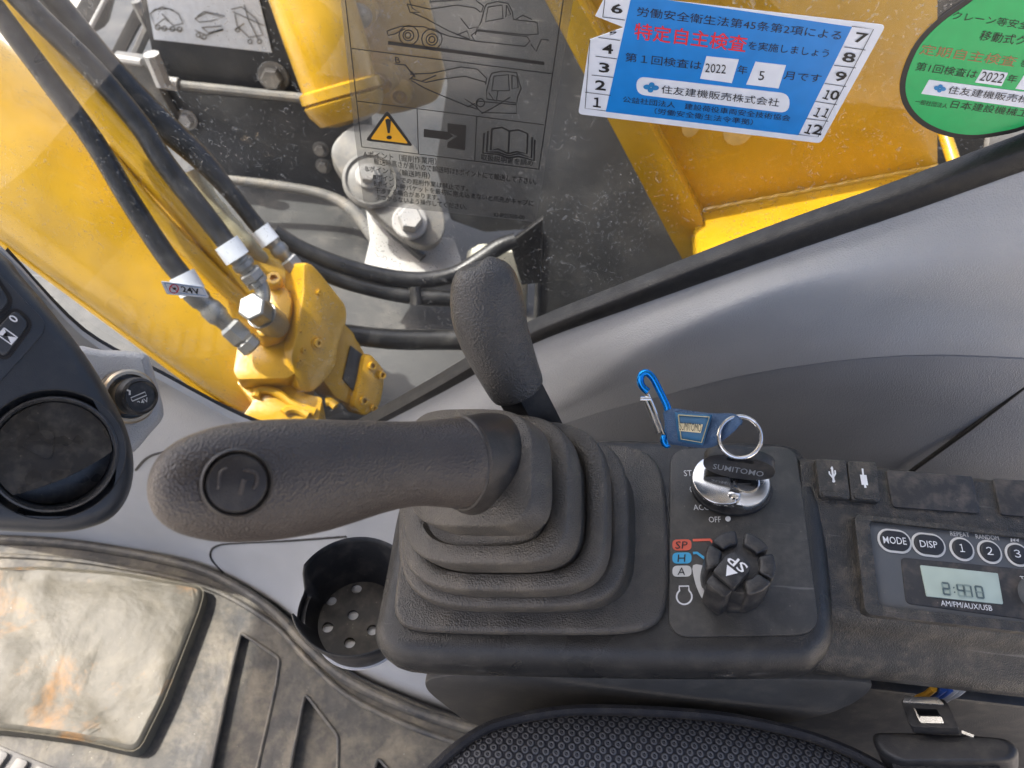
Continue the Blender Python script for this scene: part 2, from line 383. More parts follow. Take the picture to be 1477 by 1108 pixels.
# special materials
def mat_mat(name, stain):
    m, nt, N, L, B = newmat(name); co = coords(N)
    n1 = tex(N, L, 'n', 11, 6, co, .72, .1).outputs[0]; n2 = tex(N, L, 'n', 34, 5, co, .7, .1).outputs[0]
    c = ramp(N, L, n1, [(.32, (.040, .042, .045)), (.52, (.085, .080, .070)), (.70, (.20, .175, .13))])
    f = ramp(N, L, n2, [(.45, (0, 0, 0)), (.72, (.55, .55, .55))]); c = mixc(N, L, f, c, (.24, .21, .155))
    if stain:
        n3 = tex(N, L, 'n', 7.5, 6, co, .72, .3).outputs[0]; f = ramp(N, L, n3, [(.55, (0, 0, 0)), (.66, (.85, .85, .85))])
        c = mixc(N, L, .40, c, (.27, .245, .18)); c = mixc(N, L, f, c, (.40, .21, .07))
        c = mixc(N, L, .38, c, (.05, .05, .042))
    v = tex(N, L, 'v', 110, co=co); f = ramp(N, L, v.outputs['Distance'], [(.03, (.8,) * 3), (.07, (0, 0, 0))])
    g = ramp(N, L, tex(N, L, 'n', 20, 2, co).outputs[0], [(.5, (0, 0, 0)), (.6, (1, 1, 1))])
    c = mixc(N, L, mixc(N, L, g, (0, 0, 0), f), c, (.62, .58, .48))
    L.new(c, B.inputs['Base Color']); B.inputs['Roughness'].default_value = .6
    b = N.new('ShaderNodeBump'); b.inputs['Distance'].default_value = .006; L.new(tex(N, L, 'n', 10, 4, co, .6, .35).outputs[0], b.inputs['Height'])
    b2 = N.new('ShaderNodeBump'); b2.inputs['Distance'].default_value = .001; L.new(n2, b2.inputs['Height']); L.new(b.outputs[0], b2.inputs['Normal'])
    L.new(b2.outputs[0], B.inputs['Normal']); return m
M['mat'] = mat_mat('dusty_rubber_mat', False); M['foot'] = mat_mat('stained_rubber_footrest', True)
def fabric_mat():
    m, nt, N, L, B = newmat('seat_fabric'); co = coords(N)
    def vm(op, a, b=None):
        n = N.new('ShaderNodeVectorMath'); n.operation = op
        if hasattr(a, 'links'): L.new(a, n.inputs[0])
        if b is not None:
            if hasattr(b, 'links'): L.new(b, n.inputs[1])
            else: n.inputs[1].default_value = b
        return n
    p = vm('MULTIPLY', co, (160, 115, 0)).outputs[0]
    p = vm('ADD', p, (50, 50, 0)).outputs[0]
    def cell(off):
        q = vm('ADD', p, off).outputs[0]; q = vm('FRACTION', q).outputs[0]; q = vm('SUBTRACT', q, (.5, .5, 0)).outputs[0]
        q = vm('MULTIPLY', q, (1, 1.25, 0)).outputs[0]
        return vm('LENGTH', q).outputs['Value']
    mn = N.new('ShaderNodeMath'); mn.operation = 'MINIMUM'; L.new(cell((0, 0, 0)), mn.inputs[0]); L.new(cell((.5, .5, 0)), mn.inputs[1])
    nz = tex(N, L, 'n', 900, 2, co).outputs[0]
    c = ramp(N, L, mn.outputs[0], [(.0, (.07, .075, .085)), (.09, (.02, .022, .03)), (.16, (.17, .175, .185)), (.30, (.18, .185, .195)), (.37, (.012, .014, .022)), (.5, (.012, .014, .022))])
    c = mixc(N, L, .25, c, ramp(N, L, nz, [(.3, (.01, .01, .015)), (.7, (.12, .12, .13))]))
    L.new(c, B.inputs['Base Color']); B.inputs['Roughness'].default_value = .85
    b = N.new('ShaderNodeBump'); b.inputs['Distance'].default_value = .0015
    L.new(ramp(N, L, mn.outputs[0], [(0, (.5,) * 3), (.12, (.3,) * 3), (.2, (1,) * 3), (.3, (.9,) * 3), (.4, (0, 0, 0))]), b.inputs['Height']); L.new(b.outputs[0], B.inputs['Normal'])
    return m
M['fabric'] = fabric_mat()
M['piping'] = surf('seat_piping', (.022, .022, .025), .75, grain=900, gstr=.0003, var=.2, dust=.12)
def offs(pts, d):
    n = len(pts); A = sum(pts[i - 1][0] * pts[i][1] - pts[i][0] * pts[i - 1][1] for i in range(n)); s = 1 if A > 0 else -1; out = []
    for i in range(n):
        a = V((*pts[i - 1], 0)); p = V((*pts[i], 0)); b = V((*pts[(i + 1) % n], 0))
        t1 = (p - a).normalized(); t2 = (b - p).normalized(); t = (t1 + t2).normalized(); c = max(.5, t.dot(t1))
        out.append((pts[i][0] + t.y * s * d / c, pts[i][1] - t.x * s * d / c))
    return out
# ================================================================== SETTING
YG = 0.47
def struct(name, vf, mat, **k): return tag(mk(name, vf, mat, **k), kind='structure')
struct('ground', loft([[V((-60, -40, -1.0)), V((60, -40, -1.0))], [V((-60, 90, -1.0)), V((60, 90, -1.0))]]), M['gravel'])
struct('cab_floor', box((-1.0, -.9, .04), (1.9, 0, 0), (0, 1.37, 0), (0, 0, .03)), M['deck2'], bevel=.002)
ro = struct('cab_roof_shade', box((-1.46, -.52, 1.80), (2.3, 0, 0), (0, 1.12, 0), (0, 0, .05)), M['roof'], bevel=.01)  # roof slab added out of view, edges set to keep sun off the console
tag(ro, 'unseen cab roof slab sized to shade the seat and console')
WED = [(-90, 300), (0, 362), (115, 480), (230, 543), (350, 605), (440, 632), (500, 622), (560, 592), (640, 548), (760, 480), (900, 425), (1100, 350), (1300, 280), (1477, 215), (1640, 158), (1800, 105)]
# side lining, upper shell on the right of the window corner
stn = [((500, 622), (505, 642), (520, 668), (530, 700)), ((640, 548), (645, 570), (672, 632), (680, 668)), ((760, 480), (765, 502), (800, 585), (812, 612)),
       ((900, 425), (905, 449), (926, 510), (940, 575)), ((1100, 350), (1105, 376), (1112, 430), (1100, 536)), ((1300, 280), (1303, 308), (1290, 400), (1295, 513)),
       ((1477, 215), (1479, 246), (1477, 390), (1477, 516)), ((1640, 158), (1642, 190), (1640, 392), (1640, 530)), ((1800, 105), (1800, 140), (1800, 395), (1800, 548))]
ys = (.462, .456, .430, .437); R = [[], [], [], []]
for s in stn:
    for i in range(4): R[i].append(PY(*s[i], ys[i]))
R = [sp3(r, 6) for r in R]
cols = []
for j in range(len(R[0])):
    a, b, c, d = (r[j] for r in R)
    pr = sp3([a, b, b.lerp(c, .5) + V((0, -.003, .003)), c, c.lerp(d, .5) + V((0, .001, 0)), d], 5)
    cols.append(pr + [d + V((0, .006, -.002)), d + V((0, .02, -.003))])
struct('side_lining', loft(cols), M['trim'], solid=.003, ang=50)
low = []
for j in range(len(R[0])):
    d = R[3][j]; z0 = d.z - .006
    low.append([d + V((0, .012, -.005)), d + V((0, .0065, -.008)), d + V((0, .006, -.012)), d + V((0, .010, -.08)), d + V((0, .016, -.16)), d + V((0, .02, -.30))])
struct('lower_lining', loft(low), M['trim_shade'], solid=.003, ang=50)
jn = [PY(x, y, yv) for x, y, yv in ((1270, 715, .4450), (1325, 672, .4445), (1400, 618, .4440), (1477, 558, .4432), (1530, 520, .4428))]
struct('lining_joint', tube(jn, .0022, 8), M['seal'])
# lower left trim down to the mat
top = [PY(x, y, .462) for x, y in WED[:7]] + [PY(540, 690, .452), PY(690, 672, .445), PY(830, 640, .448)]
bot = [PZ(x, y, .10) for x, y in [(-90, 770), (-10, 772), (80, 776), (170, 788), (290, 812), (395, 866), (455, 920), (520, 968), (640, 1016), (780, 1062)]]
rows = [[], [], [], [], []]
for a, b in zip(top, bot):
    rows[0].append(a); rows[1].append(a + V((0, -.010, -.014)))
    rows[2].append(a.lerp(b, .35) + V((0, -.004, .0))); rows[3].append(a.lerp(b, .72) + V((0, .004, -.012))); rows[4].append(b + V((0, 0, -.015)))
rows = [sp3(r, 5) for r in rows]
cols = [sp3([r[j] for r in rows], 5) for j in range(len(rows[0]))]
fl_o = struct('front_lining', loft(cols), M['trim'], solid=.003, ang=50)
def on(o, px, py, lift=.0003):
    bpy.context.view_layer.update(); h = o.ray_cast(CAM - o.matrix_world.translation, ray(px, py))
    return (h[1] + o.matrix_world.translation - ray(px, py) * lift) if h[0] else None
for pts in ([(322, 826), (306, 808), (304, 796), (312, 788), (335, 784), (420, 780), (500, 774)], [(196, 678), (206, 666), (217, 658), (232, 653), (262, 648)]):
    q = [p for p in (on(fl_o, *p) for p in smooth_path(pts, 5)) if p]
    if len(q) > 3: struct('lining_joint', tube(q, .0016, 6), M['seal'])
# raised trim cover beside the cup holder
tr = [PZ(*q, .30) for q in [(312, 800), (318, 790), (335, 785), (430, 782), (560, 770)]]
# ------------------------------------------------------------------ window
win = thing('side_window', 'clear dusty side window pane edged by a black rubber seal', 'window', PY(760, 480, YG))
gp = [PY(x, y + 14, YG) for x, y in WED]
gl = gp + [V((gp[-1].x, YG, 1.62)), V((gp[0].x, YG, 1.62))]
mk('glass_pane', prism(gl, V((0, .005, 0))), M['glass'], win, smooth=False)
sl_o = sp3([PY(x, y, .4655) for x, y in WED[1:]], 5)
m_ = len(sl_o); prof = []
for i, p in enumerate(sl_o):
    t = (sl_o[min(m_ - 1, i + 1)] - sl_o[max(0, i - 1)]).normalized(); s = V((0, -1, 0)).cross(t)
    if s.z < 0: s = -s
    tt = min(1, max(0, (p.x + .12) / .28)); w = .0055 + .0045 * tt
    lo = -.0035 - .0055 * tt
    prof.append([p + s * lo + V((0, .004, 0)), p + s * lo + V((0, -.010, 0)), p + s * (lo + .002) + V((0, -.0115, 0)), p + s * (w * .75) + V((0, -.0115, 0)), p + s * (w - .001) + V((0, -.0100, 0)), p + s * w + V((0, -.003, 0)), p + s * w + V((0, .0035, 0))])
mk('rubber_seal', loft(prof), M['seal'], win, ang=60)
# ------------------------------------------------------------------ floor mat
ZM = .10
mat_t = thing('floor_mat', 'dusty black rubber floor mat with recessed chevron pockets', 'floor mat', (-.3, .2, ZM))
outer = [PZ(x, y, ZM) for x, y in [(-90, 772), (-10, 774), (80, 779), (170, 791), (290, 817), (395, 872), (450, 925), (510, 975), (620, 1022), (760, 1066), (900, 1110), (900, 1400), (-90, 1400)]]
holes = []
for hp in ([(347, 912), (404, 950), (398, 990), (366, 1130), (300, 1130), (330, 985)], [(440, 1000), (488, 1062), (486, 1140), (412, 1140), (425, 1075)], [(545, 1092), (585, 1140), (530, 1140)]):
    uvp = [PZ(x, y, ZM) for x, y in hp]; q = rpoly([(p.x, p.y) for p in uvp], .008, 4); holes.append([V((x, y, ZM)) for x, y in q])
mk('mat_sheet', holed(outer, holes, (0, 0, 1), .012), M['mat'], mat_t, bevel=0, ang=30)
pk = [V((p.x, p.y, ZM - .012)) for p in outer]
mk('pocket_floor', ([*pk], [tuple(range(len(pk)))]), M['mat'], mat_t)
for h in holes:
    mk('pocket_rim', tube([p + V((0, 0, .0005)) for p in h], .0022, 6, closed=True), M['mat'], mat_t)
lip = sp3([PZ(x, y, ZM + .004) for x, y in [(-90, 776), (-10, 778), (80, 783), (170, 795), (290, 822), (385, 874), (440, 930), (500, 980), (610, 1030), (760, 1074)]], 6)
mk('mat_lip', tube(lip, .008, 10, flat=.8), M['mat'], mat_t)
lip2 = sp3([p + V((0.012, -.022, -.003)) for p in lip], 1)
mk('inner_ridge', tube(lip2, .004, 8), M['mat'], mat_t)
# footrest block
ft = [(-90, 822), (60, 818), (170, 826), (292, 846), (285, 875), (262, 935), (232, 1010), (196, 1082), (110, 1062), (20, 1050), (-90, 1040)]
ZF = .124
fo = [PZ(x, y, ZF) for x, y in ft]; fo2 = rpoly([(p.x, p.y) for p in fo], .012, 3)
rows = []
for d, z in ((.004, ZM - .004), (.003, ZM + .02), (.001, ZF - .006), (-.001, ZF - .002), (-.004, ZF)):
    rows.append([V((x, y, z)) for x, y in offs(fo2, d)])
v, f = loft(rows, True)
# wrinkled top as a grid clipped to the outline
xs = [p[0] for p in fo2]; yy = [p[1] for p in fo2]; inner = offs(fo2, -.004)
def inside(x, y, poly):
    c = False; n = len(poly)
    for i in range(n):
        x0, y0 = poly[i - 1]; x1, y1 = poly[i]
        if (y0 > y) != (y1 > y) and x < (x1 - x0) * (y - y0) / (y1 - y0) + x0: c = not c
    return c
foot = thing('footrest', 'raised rubber footrest covered in tan dust and rusty orange stains', 'footrest', (sum(xs) / len(xs), sum(yy) / len(yy), ZM))
bm = bmesh.new(); vs = [bm.verts.new((x, y, ZF)) for x, y in inner]; bm.faces.new(vs)
bmesh.ops.triangulate(bm, faces=bm.faces)
for _ in range(5): bmesh.ops.subdivide_edges(bm, edges=[e for e in bm.edges if e.calc_length() > .02 and not e.is_boundary], cuts=1); bmesh.ops.triangulate(bm, faces=bm.faces)
for w in bm.verts:
    if not w.is_boundary:
        q = V((w.co.x * 9, w.co.y * 9, 1.3)); w.co.z += .010 * noise.fractal(q, 1.0, 2.0, 4) + .004 * abs(noise.noise(q * 2.5))
bm.verts.index_update(); tv = [w.co.copy() for w in bm.verts]; tf = [tuple(w.index for w in q.verts) for q in bm.faces]; bm.free()
mk('stained_cover', (tv, tf), M['foot'], foot, ang=80)
mk('side_wall', (v, f), M['foot'], foot, ang=50)
# ridged pedal
ped = thing('ridged_pedal', 'ridged bare metal pedal plate behind the stained footrest', 'pedal', PZ(30, 1120, .20))
pf = Fr(PZ(0, 1075, .215), PZ(130, 1128, .215) - PZ(0, 1075, .215), V((0, 1, 0)))
mk('pedal_plate', plate(pf, [(-.10, -.12), (.075, -.12), (.075, 0), (-.10, 0)], -.012, 0), M['steel'], ped, bevel=.002)
for k in range(7):
    u = -.095 + k * .0245
    mk('ridge', plate(pf, rrect(u, -.115, u + .014, -.004, .003, 3), -.001, .0055), M['steel'], ped, bevel=.001)
mk('shank', box(pf.p(-.03, -.08, -.012), pf.ex * .03, pf.ey * .03, V((0, 0, -.11))), M['black'], ped, bevel=.002)
# ================================================================== MONITOR COLUMN
CF = facing(80, 640, .47)
col_t = thing('monitor_column', 'dark blue-grey plastic column with round air vent and rocker switches', 'console', V((-.24, .24, .12)))
op = [CF.uv(x, y) for x, y in smooth_path([(-110, 280), (0, 358), (30, 392), (75, 445), (122, 505), (160, 566), (186, 620), (196, 670), (189, 715), (166, 748), (130, 765), (80, 772), (-20, 768), (-110, 755)], 4)]
def ring_rows(fr, pts, prof): return [[fr.p(u, v, w) for u, v in (offs(pts, d) if d else pts)] for d, w in prof]
pr = [(-.03, -.20), (-.012, -.09), (-.002, -.05), (0, -.03), (0, -.014), (-.001, -.009), (-.003, -.004), (-.006, -.0012), (-.0095, 0)]
vc = CF.uv(78, 655); VR = 84 * pxm(78, 655, .47)
rr0 = ring_rows(CF, op, pr)
mk('column_shell', comb(loft(rr0, True, True, False), holed(rr0[-1], [[CF.p(u, v, 0) for u, v in ell(*vc, VR * 1.10, VR * 1.10, 64)]], CF.en, 0.0)), M['column'], col_t, ang=60)
mk('column_stem', tube([CF.p(-.05, .02, -.10), PY(-30, 500, .38), PY(-60, 470, .45)], [.045, .05, .06], 16), M['column'], col_t)
ip = zz(0, 360, 4.26, [(-300, 60), (-60, 120), (20, 175), (140, 300), (262, 425), (278, 470), (262, 520), (200, 595), (0, 815), (-150, 960), (-420, 900)])
ipu = rpoly([CF.uv(x, y) for x, y in ip], .004)
mk('switch_panel', plate(CF, ipu, -.001, .0012), M['column'], col_t, bevel=.0006)
for q, first in (([(-40, 170), (66, 325), (-10, 408), (-130, 300)], 0), ([(95, 372), (185, 462), (30, 672), (-85, 560)], 1)):
    sq = rpoly([CF.uv(*p) for p in zz(0, 360, 4.26, q)], .0035)
    s_ = mk('rocker_switch', dome_plate(CF, sq, .001, .0045, .0015), M['column'], col_t)
    mk('switch_surround', plate(CF, offs(sq, .0018), .0008, .0020), M['ink'], s_)
    if first:
        w = .0049
        def zr(pts): return [CF.P(*p, w) for p in zz(0, 360, 4.26, pts)]
        a, b, c, d = (25, 482), (107, 541), (70, 584), (-14, 524)
        mk('hourglass_symbol', comb(ribbon(zr([a, b, c, d, a]), .0006, CF.en), (zr([a, (47, 533), d]), [(0, 1, 2)]), (zr([b, c, (47, 533)]), [(0, 1, 2)])), M['white'], s_)
        z_ = CF.uv(*zz(0, 360, 4.26, [(82, 425)])[0], w)
        mk('zero_mark', loft([[CF.p(u, v, w) for u, v in ell(*z_, .0021, .0013, 16, -.5)], [CF.p(u, v, w) for u, v in ell(*z_, .0014, .0006, 16, -.5)]], True), M['white'], s_)
vent = mk('vent_bezel', lathe([(VR * 1.115, .0006), (VR * 1.10, .0002), (VR * 1.075, -.004), (VR * 1.02, -.006), (VR * 1.005, -.002), (VR * .985, .0012), (VR * .955, .0016), (VR * .925, .0002), (VR * .905, -.006), (VR * .90, -.016), (VR * .5, -.03), (.0001, -.03)], CF.p(*vc), CF.en, 56, None, False), M['bezel'], col_t)
def clipc(sign):
    out = []
    n = 60; r = VR * .893; a0, a1 = math.radians(238), math.radians(370)
    def chord(k):   # bowed split from lower left to the right
        t = k / 14; p = V((r * math.cos(a0), r * math.sin(a0), 0)); q = V((r * math.cos(a1), r * math.sin(a1), 0)); m = p.lerp(q, t); b = V((q.y - p.y, p.x - q.x, 0)).normalized()
        m += b * (.10 * r * 4 * t * (1 - t)); return (m.x, m.y)
    ch = [chord(k) for k in range(15)]
    if sign > 0:
        arc = [(r * math.cos(a1 + (a0 + 2 * math.pi - a1) * k / 40), r * math.sin(a1 + (a0 + 2 * math.pi - a1) * k / 40)) for k in range(1, 40)]
        return ch + arc
    arc = [(r * math.cos(a1 + (a0 - a1) * k / 20), r * math.sin(a1 + (a0 - a1) * k / 20)) for k in range(1, 20)]
    return ch + arc
vf_ = Fr(CF.p(vc[0], vc[1], -.0025), CF.ex + CF.en * .03, CF.ey - CF.en * .05)
b1 = mk('vent_flap', plate(vf_, clipc(1), -.003, .001), M['vent'], vent)
b2 = mk('vent_flap', plate(Fr(CF.p(vc[0], vc[1], -.0105), CF.ex - CF.en * .16, CF.ey + CF.en * .20), clipc(-1), -.002, .001), M['vent'], vent)
tg = [(-.55, .12), (-.22, .40), (-.06, .36), (-.02, -.05), (-.10, -.12)]
mk('thumb_notch', plate(vf_, rpoly([(u * VR, v * VR) for u, v in tg], .002), .0005, .0022), M['vent'], vent)
# cigarette lighter boss
LF = facing(185, 580, .60)
lt = thing('cigarette_lighter', 'black push-in cigarette lighter in a metal socket beside the dark column', 'lighter', LF.p(0, 0, -.03))
bo = [LF.uv(x, y) for x, y in smooth_path([(90, 512), (150, 503), (205, 507), (218, 520), (230, 560), (237, 588), (235, 606), (215, 630), (196, 652), (150, 690), (90, 690)], 4, True)]
mk('boss', loft(ring_rows(LF, bo, [(.004, -.20), (.001, -.05), (0, -.02), (-.0015, -.014), (-.003, -.011), (-.0055, -.009)]), True, True, True), M['trim'], lt, ang=60)
la = (LF.en * 1.0 + LF.ex * .38 + LF.ey * .05).normalized(); lo_ = LF.P(184, 572, -.008)
mk('socket_ring', lathe([(.019, -.006), (.019, .004), (.0175, .0055), (.0155, .0055), (.0150, -.004)], lo_, la, 36), M['brass'], lt)
mk('lighter_shaft', lathe([(.0125, -.004), (.0125, .012), (.0001, .012)], lo_, la, 28), M['brass'], lt)
kb = mk('knob', lathe([(.0105, .010), (.0130, .012), (.0130, .019), (.0122, .0215), (.0105, .0225), (.0095, .0215), (.0001, .0215)], lo_, la, 36), M['knob'], lt)
KF = Fr(lo_ + la * .0217, LF.ex - la * LF.ex.dot(la), LF.ey)
cs, sn = math.cos(.55), math.sin(.55)
KR = Fr(KF.o, KF.ex * cs + KF.ey * sn, KF.ey * cs - KF.ex * sn)
mk('cigarette_symbol', comb(ribbon([KR.p(*q) for q in [(-.006, -.001), (.004, -.001), (.004, .0015), (-.006, .0015), (-.006, -.001)]], .0007, KR.en), ribbon([KR.p(*q) for q in [(-.006, .0035), (-.005, .006), (-.0065, .0075)]], .0013, KR.en),
   textvf('24V', KR.p(-.0035, -.0056), KR.ex, KR.ey, .0075, .0032, .01)), M['ivory'], kb)
# ================================================================== CONSOLE POD
a9, a4 = math.radians(9), math.radians(3)
POD = Fr(PD(860, 800, .474), (math.cos(a9), 0, math.sin(a9)), (0, math.cos(a4), math.sin(a4)))
con = thing('control_console', 'scuffed black plastic control console carrying the joystick and dials', 'console', V((.07, .23, .5)))
TP = smooth_path([(586, 735), (574, 800), (559, 880), (555, 902), (566, 919), (600, 929), (760, 933), (980, 936), (1140, 934), (1170, 925), (1184, 905), (1186, 870), (1180, 790), (1172, 715), (1165, 680), (1150, 657), (1125, 646), (1000, 642), (800, 640), (650, 648), (605, 680)], 4, True)
tp = [POD.uv(x, y) for x, y in TP]
mk('housing', loft(ring_rows(POD, tp, [(-.012, -.07), (.000, -.047), (.006, -.034), (.0085, -.022), (.0085, -.014), (.0065, -.007), (.003, -.0025), (0, -.0006), (-.004, 0)]), True, True, True), M['console'], con, ang=60)
# switch insert
PN = [(964, 735), (966, 685), (975, 662), (997, 648), (1100, 644), (1132, 650), (1154, 680), (1165, 720), (1178, 872), (1170, 900), (1150, 914), (1013, 918), (988, 910), (968, 880)]
pn = rpoly([POD.uv(x, y, .0012) for x, y in ((967, 647), (1148, 643), (1183, 915), (964, 919))], .013, 8)
ins = mk('switch_insert', plate(POD, pn, -.001, .0012), M['panel'], con, bevel=.0006)
def zp(pts): return zz(950, 730, 5.277, pts)
WP = .0016
def pp(pts, w=WP): return [POD.P(*q, w) for q in zp(pts)]
def ppoly(pts, w=WP, r=0.0):
    uv = [POD.uv(*q, w) for q in zp(pts)]
    if r: uv = rpoly(uv, r)
    q = [POD.p(u, v, w) for u, v in uv]; return q, [tuple(range(len(q)))]
for s_, y0, mt in (('SP', 255, 'sp_red'), ('H', 355, 'h_blue'), ('A', 455, 'ivory')):
    b = mk('mode_box', ppoly([(104, y0), (250, y0 - 3), (251, y0 + 82), (105, y0 + 84)], WP, .003), M[mt], ins)
    wd_ = 92 if s_ == 'SP' else 58
    q0, q1 = zp([(178 - wd_ / 2 - 6, y0 + 70), (178 + wd_ / 2 - 6, y0 + 69)]); mk('lettering', tpx(s_, POD, q0, q1, 56 / 5.277, WP + .0004, 0, .18), M['ink'], b)
mk('red_pointer_line', ribbon(pp([(260, 260), (392, 256), (432, 302)]), .0016, POD.en), M['sp_red'], ins)
mk('blue_pointer_line', ribbon(pp([(262, 358), (292, 356), (352, 401)]), .0016, POD.en), M['h_blue'], ins)
mk('speed_wedge', ppoly(smooth_path([(262, 450), (355, 465), (368, 560), (375, 640), (345, 715), (305, 655), (272, 560)], 3, True)), M['ivory'], ins)
arc = [(195 + 58 * math.cos(math.radians(a)), 690 - 58 * math.sin(math.radians(a))) for a in range(128, 413, 12)]
mk('engine_speed_symbol', ribbon(pp([(158, 645), (157, 610), (229, 609), (231, 645)][::-1] + arc + [(231, 645)]), .0009, POD.en), M['white'], ins)
q0, q1 = zp([(385, 125), (476, 124)]); mk('lettering', tpx('OFF', POD, q0, q1, 44 / 5.277, WP), M['white'], ins)
mk('off_dot', ppoly(ell(528, 97, 21, 21, 20)), M['white'], ins)
q0, q1 = zz(900, 520, 4.923, [(428, 822), (592, 818)]); mk('lettering', tpx('START', POD, q0, q1, 42 / 4.923, WP), M['white'], ins)
q0, q1 = zz(900, 520, 4.923, [(470, 935), (520, 934)]); mk('lettering', tpx('ON', POD, q0, q1, 40 / 4.923, WP), M['white'], ins)
q0, q1 = zz(900, 520, 4.923, [(495, 1063), (605, 1062)]); mk('lettering', tpx('ACC', POD, q0, q1, 40 / 4.923, WP), M['white'], ins)
# lower side cover of the console
LFr = Fr(V((0, .172, .6)), (1, 0, 0), (0, .12, 1))
lp = rpoly([LFr.uv(x, y) for x, y in smooth_path([(612, 990), (640, 976), (760, 971), (900, 972), (1000, 974), (1100, 980), (1200, 982), (1260, 990), (1200, 1030), (1040, 1062), (960, 1072), (860, 1068), (700, 1052), (640, 1018)], 3, True)], .004)
mk('side_cover', plate(LFr, lp, -.02, 0), M['lower'], con, bevel=.002)
mk('inner_frame', box((.03, .195, .12), (.55, 0, 0), (0, .10, 0), (0, 0, .52)), M['black'], con, bevel=.004)
# rear section
ar = math.radians(11)
RAD = Fr(PZ(1262, 872, .744), (1, 0, 0), (0, math.cos(ar), math.sin(ar)))
u0 = RAD.uv(1165, 800)[0]; u1 = RAD.uv(1700, 850)[0]; vf0 = RAD.uv(1300, 674)[1]; vn = RAD.uv(1300, 902)[1]
prf = [(vf0 + .004, -.12), (vf0 + .002, -.012), (vf0, -.004), (vf0 - .004, 0), (vn + .012, 0), (vn + .006, -.0015), (vn + .001, -.006), (vn - .002, -.013), (vn - .005, -.020), (vn - .012, -.025), (vn - .018, -.030), (vn - .022, -.037), (vn - .023, -.045), (vn - .019, -.053), (vn - .005, -.056), (vf0 - .01, -.12)]
mk('rear_housing', loft([[RAD.p(u, v, w) for v, w in prf] for u in (u0, u0 + .05, (u0 + u1) / 2, u1)], False, False, False), M['rear'], con, ang=40)
def zr4(pts): return zz(1150, 640, 3.957, pts)
def rquad(name, pts, w0, w1, mt, par, r=.002, bev=.0006):
    return mk(name, plate(RAD, rpoly([RAD.uv(x, y, w1) for x, y in zr4(pts)], r, 4), w0, w1), M[mt], par, bevel=bev)
cv1 = rquad('socket_cover', [(105, 84), (279, 95), (304, 318), (130, 303)], -.001, .0035, 'rear', con)
cv2 = rquad('socket_cover', [(286, 96), (450, 105), (475, 334), (310, 320)], -.001, .0035, 'rear', con)
for cvx, pts in ((cv1, [(140, 270), (265, 280), (269, 305), (145, 297)]), (cv2, [(325, 285), (450, 297), (454, 322), (330, 312)])):
    rquad('finger_tab', pts, .003, .0048, 'rear', cvx, .001, .0005)
w = .0039
def rl(pts, wd_, ww=w): return ribbon([RAD.P(*q, ww) for q in zr4(pts)], wd_, RAD.en)
def rp(pts, ww=w): q = [RAD.P(*p, ww) for p in zr4(pts)]; return q, [tuple(range(len(q)))]
mk('usb_symbol', comb(rl([(198, 140), (208, 215)], .0013), rl([(203, 195), (184, 172), (182, 158)], .001), rl([(206, 190), (217, 172), (215, 152)], .001), rp(ell(208, 214, 9, 8, 14)), rp([(188, 143), (198, 128), (206, 142)])), M['white'], cv1)
mk('aux_plug_symbol', comb(rl([(372, 142), (376, 180)], .0011), rl([(376, 178), (386, 236)], .0040), rl([(386, 234), (389, 252)], .0013)), M['white'], cv2)
rquad('blank_cover', [(508, 150), (1000, 184), (1045, 398), (547, 360)], -.001, .0016, 'rad_dark', con)
rquad('blank_cover', [(1118, 196), (1610, 230), (1655, 446), (1165, 404)], -.001, .0016, 'rad_dark', con)
# ------------------------------------------------------------------ radio
ra, rb = RAD.uv(1232, 741, .0045), RAD.uv(1251, 886, .0045); rx1 = ra[0] + .192
rad = thing('car_radio', 'black heavy-duty radio with pill buttons and pale green clock display', 'radio', RAD.p(ra[0] + .09, (ra[1] + rb[1]) / 2, 0))
def rr3(x0, y0, x1, y1, r, w): return [RAD.p(u, v, w) for u, v in rrect(x0, y0, x1, y1, r)]
mk('bezel', holed(rr3(ra[0], rb[1], rx1, ra[1], .004, .0045), [rr3(ra[0] + .0085, rb[1] + .0055, rx1 - .0085, ra[1] - .0030, .003, .0045)], RAD.en, .006), M['rear'], rad, bevel=.0012)
fc = mk('face_plate', plate(RAD, rrect(ra[0] + .008, rb[1] + .005, rx1 - .008, ra[1] - .0027, .003), -.002, .002), M['rad_face'], rad, bevel=.0006)
dk = rquad('display_surround', [(592, 648), (2100, 790), (2100, 1110), (622, 912)], .0015, .0027, 'rad_dark', rad, .003)
ld = rquad('display', [(703, 692), (1146, 739), (1177, 917), (740, 871)], .002, .0036, 'lcd', rad, .0008, .0003)
wq = .0041
def seg7(ch, cx, cy, hw, hh, sk):
    S7 = {'2': 'abged', ':': '', '4': 'fgbc', '1': 'bc', '0': 'abcdef'}[ch]; pts = {'a': ((-1, 1), (1, 1)), 'b': ((1, 1), (1, 0)), 'c': ((1, 0), (1, -1)), 'd': ((-1, -1), (1, -1)), 'e': ((-1, -1), (-1, 0)), 'f': ((-1, 0), (-1, 1)), 'g': ((-1, 0), (1, 0))}
    on = []; off = []
    for k, (a, b) in pts.items():
        P0 = [(cx + a[0] * hw * .86 - a[1] * sk, cy - a[1] * hh * .9 + a[0] * hw * .1), (cx + b[0] * hw * .86 - b[1] * sk, cy - b[1] * hh * .9 + b[0] * hw * .1)]
        (on if k in S7 else off).append(rl(P0, .0011, wq))
    return on, off
ON = []; OFFS = []
for ch, cx, cy in (('2', 850, 828), ('4', 935, 838), ('1', 975, 842), ('0', 1040, 848)):
    a, b = seg7(ch, cx, cy, 22, 36, 6); ON += a; OFFS += b
ON += [rp(ell(893, 822, 5, 5, 10), wq), rp(ell(898, 848, 5, 5, 10), wq)]
